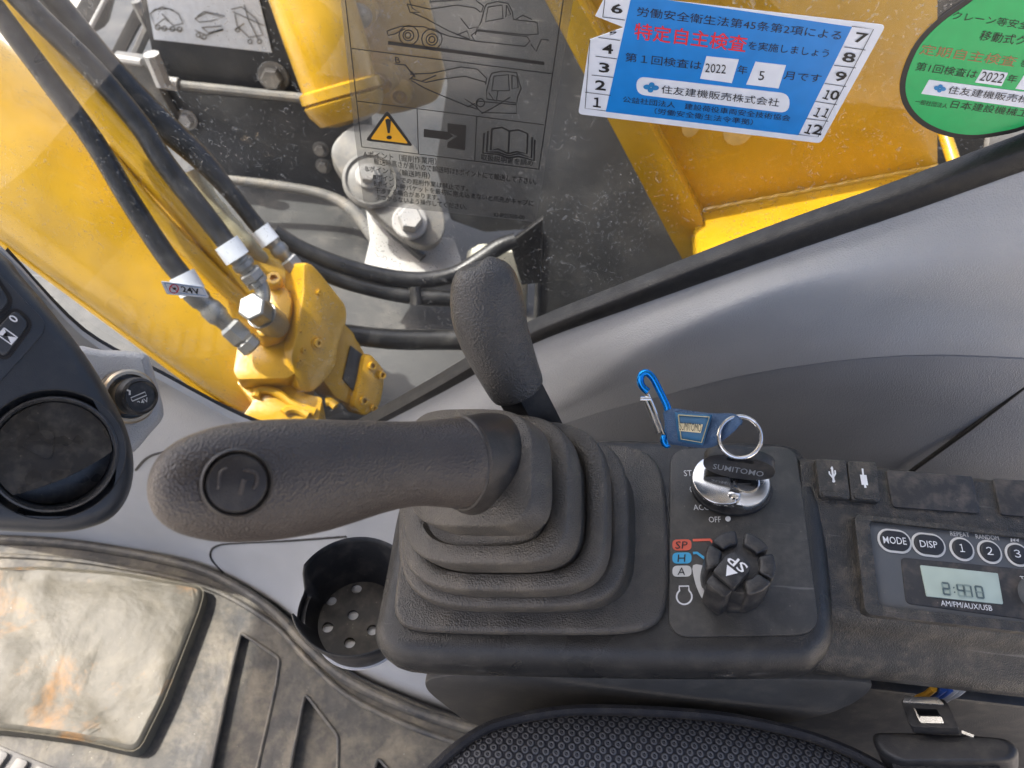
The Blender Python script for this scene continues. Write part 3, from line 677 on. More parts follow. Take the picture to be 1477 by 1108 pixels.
mk('clock_digits', comb(*ON), M['lcd_ink'], ld); mk('faint_segments', comb(*OFFS), M['lcd_dim'], ld)
def rtext(s, p0, p1, h, par, mt='white', ww=.0032, bold=0.0):
    a, b = zr4([p0, p1]); return mk('lettering', tpx(s, RAD, a, b, h / 3.957, ww, bold), M[mt], par)
def pill(cx, cy, hw, hh, s, tw, th):
    o_ = [RAD.uv(*q, .0035) for q in zr4([(cx - hw, cy), (cx + hw, cy + hw * .14)])]; cu = RAD.uv(*zr4([(cx, cy + 2)])[0], .0035); W_ = (o_[1][0] - o_[0][0]) / 2; h1 = abs(RAD.uv(*zr4([(cx, cy + 2 - hh)])[0], .0035)[1] - cu[1])
    b = mk('button', dome_plate(RAD, rrect(cu[0] - W_, cu[1] - h1, cu[0] + W_, cu[1] + h1, min(W_, h1) * .98, 8), .0015, .0042, .0012), M['rad_key'], rad)
    r1 = rrect(cu[0] - W_, cu[1] - h1, cu[0] + W_, cu[1] + h1, min(W_, h1) * .98, 8); r2 = offs(r1, .0013)
    mk('button_ring', loft([[RAD.p(u, v, .0022) for u, v in r2], [RAD.p(u, v, .0026) for u, v in r2], [RAD.p(u, v, .0026) for u, v in r1], [RAD.p(u, v, .0022) for u, v in r1]], True), M['ivory'], b)
    a, c = zr4([(cx - tw, cy + th * .86 - tw * .02), (cx + tw, cy + th * .86 + tw * .12)]); mk('lettering', tpx(s, RAD, a, c, th * 1.85 / 3.957, .0046, .002), M['white'], b)
pill(560, 551, 84, 54, 'MODE', 66, 22); pill(754, 573, 84, 54, 'DISP', 50, 21)
for i in range(6): pill(945 + 158.5 * i, 597 + 16 * i, 57, 54, '１２３４５６'[i], 13 if i == 0 else 18, 24)
rtext('REPEAT', (876, 526), (985, 534), 26, fc, 'ivory', .0024); rtext('RANDOM', (1021, 542), (1153, 552), 26, fc, 'ivory', .0024)
mk('skip_symbol', comb(rl([(1222, 540), (1222, 560)], .0009, .0024), rp([(1226, 550), (1244, 540), (1244, 561)], .0024), rp([(1246, 551), (1264, 541), (1264, 562)], .0024)), M['ivory'], fc)
rtext('AM/FM/AUX/USB', (822, 925), (1115, 955), 31, dk, 'white', .0031, .0); rtext('TUNE', (1276, 784), (1380, 793), 28, dk, 'white', .0031)
tk = RAD.uv(*zr4([(1345, 868)])[0]); mk('tuning_knob', lathe([(.0105, .001), (.0100, .009), (.0090, .0105), (.0001, .0105)], RAD.p(*tk), RAD.en, 28), M['rad_face'], rad)
# ================================================================== THROTTLE DIAL
kc = POD.uv(1057, 842, .001); KR_ = 45 * pxm(1065, 812, .455); KH = .031
dial = thing('throttle_dial', 'ribbed black throttle dial with a pointer marked SP', 'dial', POD.p(*kc, .001))
mk('dial_skirt', lathe([(KR_ * 1.0, .001), (KR_ * 1.02, .004), (KR_ * .97, KH * .80), (KR_ * .92, KH * .86), (KR_ * .6, KH * .87), (.0001, KH * .87)], POD.p(*kc), POD.en, 40), M['knob'], dial)
def sect(a0, a1, r0, r1, n=6):
    o = [(kc[0] + r1 * math.cos(math.radians(a0 + (a1 - a0) * k / n)), kc[1] + r1 * math.sin(math.radians(a0 + (a1 - a0) * k / n))) for k in range(n + 1)]
    i = [(kc[0] + r0 * math.cos(math.radians(a1 + (a0 - a1) * k / n)), kc[1] + r0 * math.sin(math.radians(a1 + (a0 - a1) * k / n))) for k in range(n + 1)]
    return o + i
for a in (116, 52, -6, -60, 172):
    mk('finger_lobe', plate(POD, sect(a - 24.5, a + 24.5, KR_ * .60, KR_ * 1.08), .003, KH), M['knob'], dial, bevel=.0016, seg=3)
pa = math.radians(229); pu = V((math.cos(pa), math.sin(pa), 0)); pv = V((-pu.y, pu.x, 0))
def pt(a, b): q = pu * (a * KR_) + pv * (b * KR_); return (kc[0] + q.x, kc[1] + q.y)
ptr = mk('pointer', plate(POD, rpoly([pt(-.10, -.30), pt(.15, -.42), pt(.92, -.40), pt(.92, .40), pt(.15, .42), pt(-.10, .30)], .002), KH * .7, KH + .0022), M['knob'], dial, bevel=.0009)
mk('pointer_nose', plate(POD, rpoly([pt(.88, -.40), pt(1.28, -.36), pt(1.28, .36), pt(.88, .40)], .002), .003, KH - .001), M['knob'], dial, bevel=.0012)
PFm = Fr(POD.p(*pt(.28, 0), KH + .0026), POD.ex * -pv.x + POD.ey * -pv.y, POD.ex * -pu.x + POD.ey * -pu.y)
PFm = Fr(POD.p(*pt(.36, 0), KH + .0026), -(POD.ex * pv.x + POD.ey * pv.y), (POD.ex * pu.x + POD.ey * pu.y))
mk('lettering', textvf('SP', PFm.p(-.0052, -.0055), PFm.ex, PFm.ey, .0104, .0056, .01), M['white'], ptr)
q = [PFm.p(-.0034, .0014), PFm.p(.0034, .0014), PFm.p(0, .0070)]; mk('arrow_mark', (q, [(0, 1, 2)]), M['white'], ptr)
# ================================================================== IGNITION SWITCH
WI = .009
ig = thing('ignition_switch', 'chrome ignition lock with a swivelling half-round dust cover', 'ignition', POD.P(1055, 705, .001))
c1 = POD.uv(1040, 694, WI); c2 = POD.uv(1069, 694, WI); RI = 44 * pxm(1055, 694, .46)
mk('rubber_base', plate(POD, ell((c1[0] + c2[0]) / 2 + .001, c2[1] - .001, RI * 1.40, RI * 1.10, 40), 0, .004), M['black'], ig, bevel=.001)
dsk = mk('lock_disc', lathe([(RI * .97, .001), (RI, .003), (RI, WI - .001), (RI * .96, WI), (.0001, WI)], POD.p(*c2), POD.en, 44), M['satin'], ig)
hc = POD.uv(*zz(900, 520, 4.923, [(868, 868)])[0], WI)
mk('barrel', lathe([(.0078, WI), (.0078, WI + .0012), (.0068, WI + .0015), (.0062, WI + .0003), (.0001, WI + .0003)], POD.p(*hc), POD.en, 30), M['chrome'], ig)
mk('key_slot', plate(POD, rrect(hc[0] - .0050, hc[1] - .0010, hc[0] + .0026, hc[1] + .0038, .0008), WI + .0002, WI + .0009), M['ink'], ig)
sg = []
e0 = POD.uv(*zz(900, 520, 4.923, [(740, 800)])[0], WI); e1 = POD.uv(*zz(900, 520, 4.923, [(800, 1010)])[0], WI)
dv = V((e1[0] - e0[0], e1[1] - e0[1], 0)).normalized(); nv = V((-dv.y, dv.x, 0))
if nv.x > 0: nv = -nv
cp = []
for x, y in ell(*c1, RI, RI, 90):
    q = V((x - e0[0], y - e0[1], 0))
    if q.dot(nv) > 0: cp.append((x, y))
# order around the cut
cc = V((c1[0] - .004, c1[1], 0)); cp.sort(key=lambda p: math.atan2(p[1] - cc.y, -(p[0] - cc.x)))
mk('dust_cover', dome_plate(POD, cp, WI + .0004, WI + .0028, .0008, 3), M['chrome'], ig)
sc = POD.uv(*zz(900, 520, 4.923, [(778, 968)])[0], WI)
mk('pivot_screw', lathe([(.0038, WI), (.0038, WI + .003), (.0030, WI + .0042), (.0001, WI + .0046)], POD.p(*sc), POD.en, 20), M['chrome'], ig)
# ------------------------------------------------------------------ key
kf_ex = (POD.ex * .985 + POD.ey * -.16).normalized()
kP = POD.P(1066, 668, .022)
KY = Fr(kP, kf_ex, POD.en + POD.ey * .12)     # ex along the head, ey up, en towards driver
key = thing('ignition_key', 'black-headed key standing in the chrome ignition lock', 'key', POD.p(*hc, WI))
hd = smooth_path([(-.0205, 0.0), (-.018, .006), (-.010, .010), (0, .0112), (.010, .010), (.018, .006), (.0205, 0), (.018, -.006), (.010, -.0095), (0, -.0105), (-.010, -.0095), (-.018, -.006)], 3, True)
hole = [(u, v + .0068) for u, v in rrect(-.008, -.0016, .008, .0016, .0015, 3)]
v_, f_ = holed([KY.p(u, v, .0036) for u, v in hd], [[KY.p(u, v, .0036) for u, v in hole]], KY.en, .0072)
v2, f2 = holed([KY.p(u, v, -.0036) for u, v in hd], [[KY.p(u, v, -.0036) for u, v in hole]], -KY.en, .0)
nb = len(f2)
v2, f2 = v2[:len(hd) + len(hole)], [q for q in f2 if max(q) < len(hd) + len(hole)]
mk('key_head', comb((v_, f_), (v2, f2)), M['black'], key, bevel=.0014)
mk('lettering', textvf('SUMITOMO', KY.p(-.0145, -.0045, .0039), KY.ex, KY.ey, .029, .0050, .004), M['track'], key)
mk('key_blade', box(KY.p(-.004, -.0105, -.0011), KY.ex * .008, -KY.ey * .016, KY.en * .0022), M['satin'], key)
# ------------------------------------------------------------------ key tag
RF = facing(1066, 631, .4545, tilt=V((.1, 0, .25)))
kt = thing('key_tag', 'blue webbing key tag with blue carabiner and steel split ring', 'key tag', PD(1000, 640, .462))
rc = [RF.uv(x, y) for x, y in ell(1067, 631, 31, 30, 40)]
mk('split_ring', comb(tube([RF.p(u, v, .0005 * math.sin(i * .16)) for i, (u, v) in enumerate(rc)], .00105, 10, closed=True), tube([RF.p(u, v, .0019 + .0003 * math.sin(i * .16)) for i, (u, v) in enumerate(rc[2:36])], .00105, 10)), M['chrome'], kt)
def zk(pts): return zz(900, 520, 4.923, pts)
def d3(x, D0=.452, D1=.468): return D1 + (D0 - D1) * (x - 950) / 120
def strapP(p, off=0): x, y = zk([p])[0]; return PD(x, y, d3(x) - off)
tops = [(275, 370), (350, 340), (480, 358), (640, 376), (720, 374), (790, 382), (845, 428)]
bots = [(315, 600), (345, 598), (450, 612), (575, 622), (650, 606), (735, 545), (800, 490)]
rows = []
for t_, b_ in zip(sp3([(*p, 0) for p in tops], 4), sp3([(*p, 0) for p in bots], 4)):
    rows.append([strapP((t_.x + (b_.x - t_.x) * k / 6, t_.y + (b_.y - t_.y) * k / 6), .0015 * math.sin(k / 6 * 3.14)) for k in range(7)])
mk('webbing_strap', loft(rows), M['strap'], kt, solid=.0022)
pq = [(366, 370), (630, 386), (562, 603), (392, 572)]
def lerp2(a, b, t): return (a[0] + (b[0] - a[0]) * t, a[1] + (b[1] - a[1]) * t)
pa_ = mk('leather_patch', loft([[strapP(lerp2(lerp2(pq[0], pq[1], i / 6), lerp2(pq[3], pq[2], i / 6), k / 4), .0030) for k in range(5)] for i in range(7)]), M['patch'], kt, solid=.0012)
s0 = facing(998, 619, d3(998) - .0038, tilt=V((-.13, 0, 0)))
st = [lerp2(lerp2(pq[0], pq[1], a), lerp2(pq[3], pq[2], a), b) for a, b in ((.07, .08), (.93, .08), (.91, .92), (.09, .92), (.07, .08))]
mk('stitching', tube([strapP(p, .0048) for p in st], .00035, 6), M['thread'], pa_)
cq = [(388, 445), (560, 455), (545, 515), (392, 500)]
mk('name_plate', loft([[strapP(cq[0], .0050), strapP(cq[1], .0050)], [strapP(cq[3], .0050), strapP(cq[2], .0050)]]), M['gold'], pa_)
a_, b_ = strapP((394, 494), .0055), strapP((546, 508), .0055); ex_ = (b_ - a_); Lw = ex_.length; ex_.normalize(); ey_ = (strapP((394, 448), .0055) - a_); ey_ = (ey_ - ex_ * ey_.dot(ex_)).normalized()
mk('lettering', textvf('SUMITOMO', a_, ex_, ey_, Lw, .0046, .0), M['ink'], pa_)
def kD(p, D=.4685): x, y = zk([p])[0]; return PD(x, y, D)
cb = sp3([kD(p) for p in [(318, 592), (316, 480), (312, 350), (280, 270), (240, 190), (205, 125), (165, 88), (128, 98), (116, 140), (130, 185), (172, 222)]], 6)
car = mk('carabiner', tube(cb, .0022, 12), M['anod'], kt)
mk('carabiner', tube(sp3([kD(p) for p in [(318, 592), (300, 600), (282, 570), (290, 530)]], 5), .0021, 12), M['anod'], kt)
mk('gate', tube([kD(p, .466) for p in [(165, 240), (205, 330), (280, 525)]], .0013, 10), M['chrome'], car)
mk('gate', tube([kD(p, .4655) for p in [(148, 275), (190, 370), (248, 515)]], .0013, 10), M['chrome'], car)
mk('gate_pin', lathe([(.0016, -.003), (.0016, .003)], kD((152, 272), .4655), RGT, 12), M['chrome'], car)
# ================================================================== JOYSTICK AND BOOT
jb = POD.P(766, 780, 0)
joy = thing('joystick', 'brown-black joystick with horn button rising from a ribbed rubber boot', 'joystick', jb)
def tiltfr(px, py, D, deg, dx=0):
    a = math.radians(9 + deg); return Fr(PD(px, py, D), (math.cos(a), 0, math.sin(a)), (0, math.cos(a4 + dx), math.sin(a4 + dx)))
rings = [  # frame, pixel box x0,x1,y0,y1
    (tiltfr(689, 690, .405, 36, .10), (588, 771, 590, 761)),
    (tiltfr(712, 716, .424, 26, .07), (580, 823, 597, 815)),
    (tiltfr(736, 738, .441, 16, .04), (577, 876, 606, 853)),
    (tiltfr(748, 754, .457, 7), (575, 906, 622, 877)),
    (POD, (575, 946, 638, 903))]
def ringloop(fr, bx, sc, w, n=64):
    x0, x1, y0, y1 = bx; xm, ym = (x0 + x1) / 2, (y0 + y1) / 2
    hu, hv = (x1 - x0) / 2 * sc, (y1 - y0) / 2 * sc; o = []
    for k in range(n):
        a = 2 * math.pi * k / n; c, s = math.cos(a), math.sin(a); e = 2 / 3.8
        o.append(fr.P(xm + hu * math.copysign(abs(c) ** e, c), ym - hv * math.copysign(abs(s) ** e, s)) + fr.en * w)
    return o
rows = [ringloop(rings[0][0], rings[0][1], .50, .008), ringloop(rings[0][0], rings[0][1], .66, .006), ringloop(rings[0][0], rings[0][1], .80, .0035)]
TI = (0, .74, .79, .83, .88); UC = (.86, .885, .90, .925, .95)
for i, (fr, bx) in enumerate(rings):
    hh = (.0135, .0125, .0100, .0070, .004)[i]
    if i > 0: rows += [ringloop(fr, bx, TI[i], -.0010), ringloop(fr, bx, TI[i] + .03, .0022), ringloop(fr, bx, (TI[i] + .97) / 2, .0024)]
    rows += [ringloop(fr, bx, .966, .0016), ringloop(fr, bx, .984, .0010), ringloop(fr, bx, .995, -.0002), ringloop(fr, bx, 1.0, -.0016), ringloop(fr, bx, 1.002, -hh * .6), ringloop(fr, bx, .995, -hh), ringloop(fr, bx, .975, -hh - .0012), ringloop(fr, bx, .93, -hh - .0010), ringloop(fr, bx, UC[i], -hh - .0025)]
boot = mk('rubber_boot', loft(rows, True, True, False), M['boot'], joy, ang=60)
bp = [POD.uv(x, y) for x, y in smooth_path([(590, 735), (580, 800), (571, 870), (574, 893), (590, 908), (640, 914), (800, 917), (900, 915), (940, 905), (957, 885), (963, 850), (963, 773), (957, 700), (944, 668), (918, 652), (860, 645), (660, 648), (610, 680)], 4, True)]
mk('boot_flange', dome_plate(POD, bp, .0005, .0055, .0035), M['boot'], joy)
def stat(L):
    P_, R_ = [], []
    for px, py, hw, D in L:
        P_.append(PD(px, py, D)); R_.append(hw * D * ray(px, py).dot(FWD) / FPX)
    return P_, R_
def sps(L, sub=4): return stat(smooth_path(L, sub))
P_, R_ = sps([(722, 678, 79, .424), (711, 674.5, 79, .413), (701, 672, 78, .404), (689, 670, 74, .395), (674, 668.5, 69, .386), (655, 668, 64, .377)])
mk('collar', tube(P_, R_, 36, ref=UPV, flat=.95), M['collar'], joy)
HL = [(668, 667.5, 60, .3775), (664, 667.5, 64.5, .3765), (650, 667.5, 65, .373), (620, 667.5, 61.5, .368), (600, 668, 60.5, .364), (541, 674, 67, .353), (465, 685, 81, .340), (390, 692, 87, .330), (314, 698, 83, .3215), (264, 704, 69, .317), (238, 702, 53, .3152), (222, 702, 34, .3144), (215, 702, 17, .314), (213, 702, 4, .3139)]
XS = [213.2, 213.6, 214.4, 216, 218.5, 222, 226, 231, 237, 244, 252, 262, 274, 288, 304, 322, 342, 365, 390, 415, 440, 465, 490, 515, 541, 565, 590, 612, 635, 650, 660, 664, 667, 668]
HW = [(213, 3), (213.6, 9), (214.4, 14), (216, 21), (218.5, 28), (222, 35.5), (226, 42), (231, 48), (237, 54), (244, 59), (252, 64), (262, 69), (274, 73.5), (288, 77.5), (304, 81.5), (322, 84.5), (342, 86.3), (365, 87), (390, 87), (415, 85.7), (440, 83.5), (465, 80.3), (490, 76), (515, 71.5), (541, 67), (565, 63.5), (590, 61.3), (612, 61.2), (635, 63.2), (650, 64.6), (660, 65), (664, 64.6), (667, 63), (668, 60)]
HC = smooth_path([(213, 701), (264, 700.5), (314, 698), (390, 692), (465, 685), (541, 674), (600, 668.5), (668, 667.5)], 8)
HD = smooth_path([(213, .3145), (264, .3172), (314, .3215), (390, .330), (465, .340), (541, .353), (600, .364), (650, .373), (668, .3775)], 8)
P_, R_ = stat([(x, tab([tuple(q) for q in HC], x), tab(HW, x), tab([tuple(q) for q in HD], x)) for x in XS])
fl = [1 - .22 * min(1, max(0, (620 - 738.5 - (p - CAM).dot(RGT) / (p - CAM).dot(FWD) * FPX) / 300)) for p in P_]
sp0, sr0 = stat([(666, 667.6, 66.5, .3772)])
mk('seam_ring', tube([sp0[0] + (UPV * math.cos(a) + (P_[-1] - P_[-6]).normalized().cross(UPV).normalized() * math.sin(a) * .95) * sr0[0] * .985 for a in [i * math.pi / 24 for i in range(48)]], .0013, 8, closed=True), M['collar'], joy)
grip = mk('grip', tube(P_, R_, 48, ref=UPV, flat=fl), M['grip'], joy, ang=70)
bD = .3235 - .0190
HF = facing(342, 697, bD - .0015, ax=(1, 0, 0), tilt=V((.12, 0, .05)))
br = .0115
hb = mk('horn_button', lathe([(br * 1.12, -.006), (br * 1.10, .0006), (br * 1.04, .0014), (br * .99, .0008), (br * .96, -.0008), (br * .93, .0006), (br * .86, .0013), (br * .5, .0017), (.0001, .0018)], HF.o, HF.en, 44), M['collar'], joy)
HF2 = Fr(HF.p(0, 0, .0019), HF.ex, HF.ey)
mk('horn_symbol', comb(tube([HF2.p(*q) for q in smooth_path([(-.006, -.003), (-.0065, .003), (-.0045, .005)], 3)], .0005, 6), tube([HF2.p(*q) for q in smooth_path([(.001, .005), (.0055, .0045), (.0065, .001), (.0055, -.0015)], 4)], .0006, 6), tube([HF2.p(.0015, -.004), HF2.p(.002, .0015)], .0008, 8)), M['grip'], hb)
# ================================================================== TRAVEL LEVER
lv = thing('side_lever', 'grey rubber knob lever standing behind the joystick boot', 'lever', PD(800, 660, .53))
P_, R_ = sps([(696, 377.5, 6, .424), (697, 379, 22, .424), (698, 385, 36, .4245), (699, 397, 45, .4255), (700, 413, 50, .427), (702, 432, 53, .429), (705, 455, 54, .432), (713, 485, 51, .437), (725, 515, 47, .442), (736, 540, 43.5, .447), (744, 557, 41, .450), (747, 563.5, 38, .4515), (748.5, 566.5, 30, .452), (749, 567, 6, .4522)], 3)
mk('knob', tube(P_, R_, 40, ref=RGT, flat=.92), M['lever'], lv, ang=70)
sv = [PD(742, 552, .452), PD(772, 606, .470), PD(800, 660, .49), PD(812, 690, .55)]
mk('stem', tube(sv, [.0145, .0142, .014, .014], 4, ref=RGT, flat=.5), M['black'], lv, smooth=False)
# ================================================================== CUP HOLDER
CC = PD(513, 857, .545); cr_ = .0408
cup = thing('cup_holder', 'round black plastic cup holder with drain holes beside the console', 'cup holder', CC + V((0, 0, -.06)))
def gap(a):  # notch in the wall on the front side
    a = math.degrees(a) % 360
    for c, w_ in ((182, 22),):
        t = abs(a - c) / w_
        if t < 1: return 1.0 if t < .75 else (1 - t) / .25
    return 0
na = 96; rows = []
prof_ = [(.99, -.002), (1.0, .0), (1.03, .0012), (1.06, .0), (1.06, -.004), (1.02, -.006)]
inn = []; outr = []
for k in range(na):
    a = 2 * math.pi * k / na; g = gap(a); top_ = -g * .030
    c_, s_ = math.cos(a), math.sin(a)
    def q(r, z): return CC + V((c_ * cr_ * r, s_ * cr_ * r, z))
    outr.append([q(.72, -.046), q(.75, -.042), q(.90, -.024 + top_ * .3), q(.975, -.004 + top_), q(.995, top_ + .0005), q(1.02, top_ + .001), q(1.035, top_ - .001), q(1.03, top_ - .004), q(.93, -.020 + top_ * .5), q(.76, -.050)])
outr.append(outr[0])
mk('cup_wall', loft(outr), M['black'], cup, ang=60)
hl = []
fz = -.045
def fpx(p): x, y = zz(400, 740, 5.035, [p])[0]; return PZ(x, y, CC.z + fz)
hp = [fpx(p) for p in [(392, 635), (575, 548), (550, 740), (365, 830), (525, 942), (690, 850)]]
for p in hp: hl.append([p + V((.0038 * math.cos(2 * math.pi * k / 16), .0038 * math.sin(2 * math.pi * k / 16), 0)) for k in range(16)])
mk('cup_floor', holed([CC + V((cr_ * .74 * math.cos(2 * math.pi * k / 48), cr_ * .74 * math.sin(2 * math.pi * k / 48), fz)) for k in range(48)], hl, (0, 0, 1), .003), M['mat'] if False else surf('cup_floor_dusty', (.06, .055, .048), .6, var=.3, dust=.4, dscale=25), cup)
mk('hole_light_disc', lathe([(.033, fz - .0042), (.033, fz - .0032), (.0001, fz - .0032)], CC, (0, 0, 1), 32), M['white'], cup)  # white disc added to imitate light showing through the drain holes
# ================================================================== SEAT
ZS = .64
seat = thing('operator_seat', 'operator seat cushion in dark patterned fabric with black piping', 'seat', V((.13, -.05, .45)))
ed = [PZ(x, y, ZS) for x, y in [(560, 1175), (605, 1120), (650, 1076), (705, 1041), (780, 1023), (850, 1017), (950, 1020), (1050, 1029), (1150, 1050), (1225, 1077), (1285, 1110), (1330, 1150)]]
lp_ = [(p.x, p.y) for p in sp3(ed, 4)] + [(.33, .03), (.34, -.20), (.30, -.30), (.15, -.33), (-.02, -.30), (-.07, -.20), (-.065, .02)]
lp_ = offs(lp_, 0)
rr_ = [[V((x, y, z)) for x, y in offs(lp_, d)] for d, z in ((-.012, ZS - .13), (-.002, ZS - .06), (0, ZS - .02), (-.002, ZS - .006))]
mk('cushion_side', loft(rr_, True), M['piping'], seat, ang=60)
rr_ = []
cxs = sum(p[0] for p in lp_) / len(lp_); cys = sum(p[1] for p in lp_) / len(lp_)
for d, z in ((-.006, ZS - .002), (-.012, ZS + .004), (-.022, ZS + .009), (-.035, ZS + .011), (-.05, ZS + .009)):
    rr_.append([V((x, y, z)) for x, y in offs(lp_, d)])
for t in (.35, .7, .98): rr_.append([V((p.x + (cxs - p.x) * t, p.y + (cys - p.y) * t, ZS + .009 - .012 * t)) for p in rr_[4]])
mk('fabric_top', loft(rr_, True, False, True), M['fabric'], seat, ang=80)
mk('piping', tube([V((x, y, ZS + .0005)) for x, y in offs(lp_, -.003)], .0034, 8, closed=True), M['piping'], seat)
# seat belt buckle
BF = facing(1360, 1070, .575, tilt=V((0, .25, .0)))
bk = thing('seat_belt_buckle', 'black seat belt buckle with white metal latch slot beside the seat', 'buckle', BF.p(0, 0, -.05))
def zb(pts): return [BF.uv(x, y) for x, y in zz(1180, 960, 4.973, pts)]
mk('housing', dome_plate(BF, rpoly(zb([(385, 475), (700, 470), (1130, 490), (1380, 520), (1450, 600), (1400, 680), (1250, 700), (560, 700), (430, 620), (385, 540)]), .008), -.035, 0, .006), M['black'], bk)
mk('webbing_sleeve', plate(BF, rpoly(zb([(500, 640), (1240, 650), (1330, 720), (1320, 800), (560, 800)]), .004), -.03, -.008), M['piping'], bk, bevel=.002)
fr_ = mk('latch_frame', holed([BF.p(u, v, .012) for u, v in rpoly(zb([(620, 285), (910, 285), (940, 320), (1020, 490), (680, 480), (610, 310)]), .002)], [[BF.p(u, v, .012) for u, v in rpoly(zb([(700, 350), (865, 355), (912, 455), (745, 452)]), .001)]], BF.en, .014), M['black'], bk, bevel=.0012)
mk('latch_bar', plate(BF, rpoly(zb([(640, 272), (870, 278), (918, 330), (622, 312)]), .001), .006, .0140), M['satin'], fr_, bevel=.0006)
mk('slot_plate', plate(BF, rpoly(zb([(742, 408), (895, 412), (915, 458), (748, 455)]), .0006), .002, .0125), M['satin'], fr_)
mk('slot_plate', plate(BF, rpoly(zb([(696, 345), (712, 355), (752, 450), (738, 440)]), .0004), .002, .0125), M['satin'], fr_)
mk('slot_plate', plate(BF, rpoly(zb([(1030, 468), (1120, 500), (1118, 520), (1030, 490)]), .0006), -.003, .001), M['satin'], fr_)
# wires
wf = lambda x, y: PY(*zz(1180, 960, 4.973, [(x, y)])[0], .186)
for nm, mt, x, c in (('orange', 'wire_o', 720, 'orange'), ('blue', 'wire_b', 790, 'blue'), ('blue2', 'wire_b', 840, 'blue'), ('grey', 'wire_w', 880, 'grey'), ('grey2', 'wire_w', 930, 'grey')):
    o = mk('loose_wire', tube(sp3([wf(x - 40, 262), wf(x, 232), wf(x + 60, 205), wf(x + 110, 165)], 5), .0021, 8), M[mt])
    tag(o, {'orange': 'thin orange wire hanging under the console edge', 'blue': 'thin blue wire next to the orange wire under the console', 'blue2': 'thin blue wire next to the grey wires under the console', 'grey': 'thin grey wire next to the blue wires under the console', 'grey2': 'outermost thin grey wire under the console edge'}[nm], 'wire', 'loose wires under the console')
# ================================================================== STICKERS ON THE GLASS
GF = Fr(V((0, YG - .0006, 1)), (1, 0, 0), (0, 0, 1))     # en points to -Y (into the cab)
def gpoly(pts, w): q = [GF.P(x, y, w) for x, y in pts]; return q, [tuple(range(len(q)))]
def gplate(pts, w0, w1, r=0.0):
    uv = [GF.uv(x, y) for x, y in pts]; uv = rpoly(uv, r) if r else uv; return plate(GF, uv, w0, w1)
def gline(pts, wd_, w): return ribbon([GF.P(x, y, w) for x, y in pts], wd_, GF.en)
# blue inspection sticker
def zb3(pts): return zz(820, 0, 3.357, pts)
bs = thing('blue_inspection_sticker', 'blue and white parallelogram inspection sticker with month numbers on the glass', 'sticker', GF.P(1050, 205))
w0 = .0006
base = zb3([(178, -34), (1536, 120), (1220, 692), (46, 550), (104, 190), (266, 131), (130, 76)])
uvb = [GF.uv(*q) for q in base]; uvr = rpoly([uvb[0], uvb[1], uvb[2], uvb[3]], .003)
k0 = rpoly(uvb[:4], .003)
mk('backing', plate(GF, k0[:24] + [GF.uv(*q) for q in zb3([(104, 190), (268, 131), (130, 76)])], 0, w0), M['stick_white'], bs)
mk('blue_field', gplate(zb3([(306, -28), (1372, 128), (1112, 652), (180, 538)]), w0, w0 + .0002), M['stick_blue'], bs)
w1 = w0 + .0005
ed_ = [gline(zb3(p), .0004, w1) for p in ([(104, 193), (80, 525), (180, 538)], [(176, 0), (166, 83)], [(1372, 128), (1477, 142), (1208, 664), (1112, 652)])]
for k, (a, b) in enumerate((((80, 447), (205, 463)), ((112, 364), (218, 376)), ((131, 273), (235, 286)), ((145, 182), (250, 197)), ((166, 83), (272, 98)))): ed_.append(gline(zb3([a, b]), .0004, w1))
for a, b in (((1335, 228), (1438, 243)), ((1285, 317), (1392, 330)), ((1240, 405), (1345, 420)), ((1195, 492), (1300, 508)), ((1150, 575), (1258, 588))): ed_.append(gline(zb3([a, b]), .0004, w1))
mk('month_grid', comb(*ed_[:2], *ed_[3:8]), M['ink'], bs); mk('month_grid', comb(ed_[2], *ed_[8:]), M['ink'], bs)
def btext(s, p0, p1, h, mt='ink', bold=0.0, shear=-.12, w=w1, par=None, z=zb3, sc=3.357):
    a, b = z([p0, p1]); return mk('lettering', tpx(s, GF, a, b, h / sc, w, bold, shear), M[mt], par or bs)
for s_, x0, x1, y in (('１', 118, 156, 518), ('2', 128, 180, 435), ('3', 147, 198, 350), ('4', 163, 215, 258), ('6', 205, 262, 64)): btext(s_, (x0, y), (x1, y + 5), 48, bold=.022)
btext('5', (200, 172), (236, 160), 16, bold=.018)
for s_, x0, x1, y in (('7', 1380, 1440, 208), ('8', 1320, 1382, 303), ('9', 1283, 1338, 395), ('１', 1228, 1254, 481), ('0', 1260, 1302, 485), ('１', 1184, 1208, 566), ('１', 1224, 1248, 569), ('１', 1140, 1168, 648), ('2', 1176, 1222, 652)): btext(s_, (x0, y - 4), (x1, y + 4), 50, bold=.018)
btext('労働安全衛生法第45条第2項による', (330, 78), (1316, 196), 46)
btext('特定自主検査', (316, 190), (856, 255), 82, 'ink_red', .010)
btext('を実施しましょう', (868, 240), (1256, 280), 42)
btext('第１回検査は', (274, 298), (640, 340), 44); btext('年', (815, 356), (862, 362), 42); btext('月です', (1040, 384), (1218, 402), 40)
mk('date_box', gplate(zb3([(668, 268), (824, 284), (790, 398), (637, 377)]), w0, w0 + .0006), M['stick_white'], bs); mk('date_box', gplate(zb3([(905, 295), (1052, 312), (1016, 424), (860, 405)]), w0, w0 + .0006), M['stick_white'], bs)
btext('2022', (660, 350), (760, 358), 44, w=w1 + .0005); btext('5', (918, 388), (945, 390), 44, w=w1 + .0005)
lg = mk('maker_plate', gplate(zb3([(330, 366), (1072, 450), (1066, 545), (328, 452)]), w0, w0 + .0006, .010), M['stick_white'], bs)
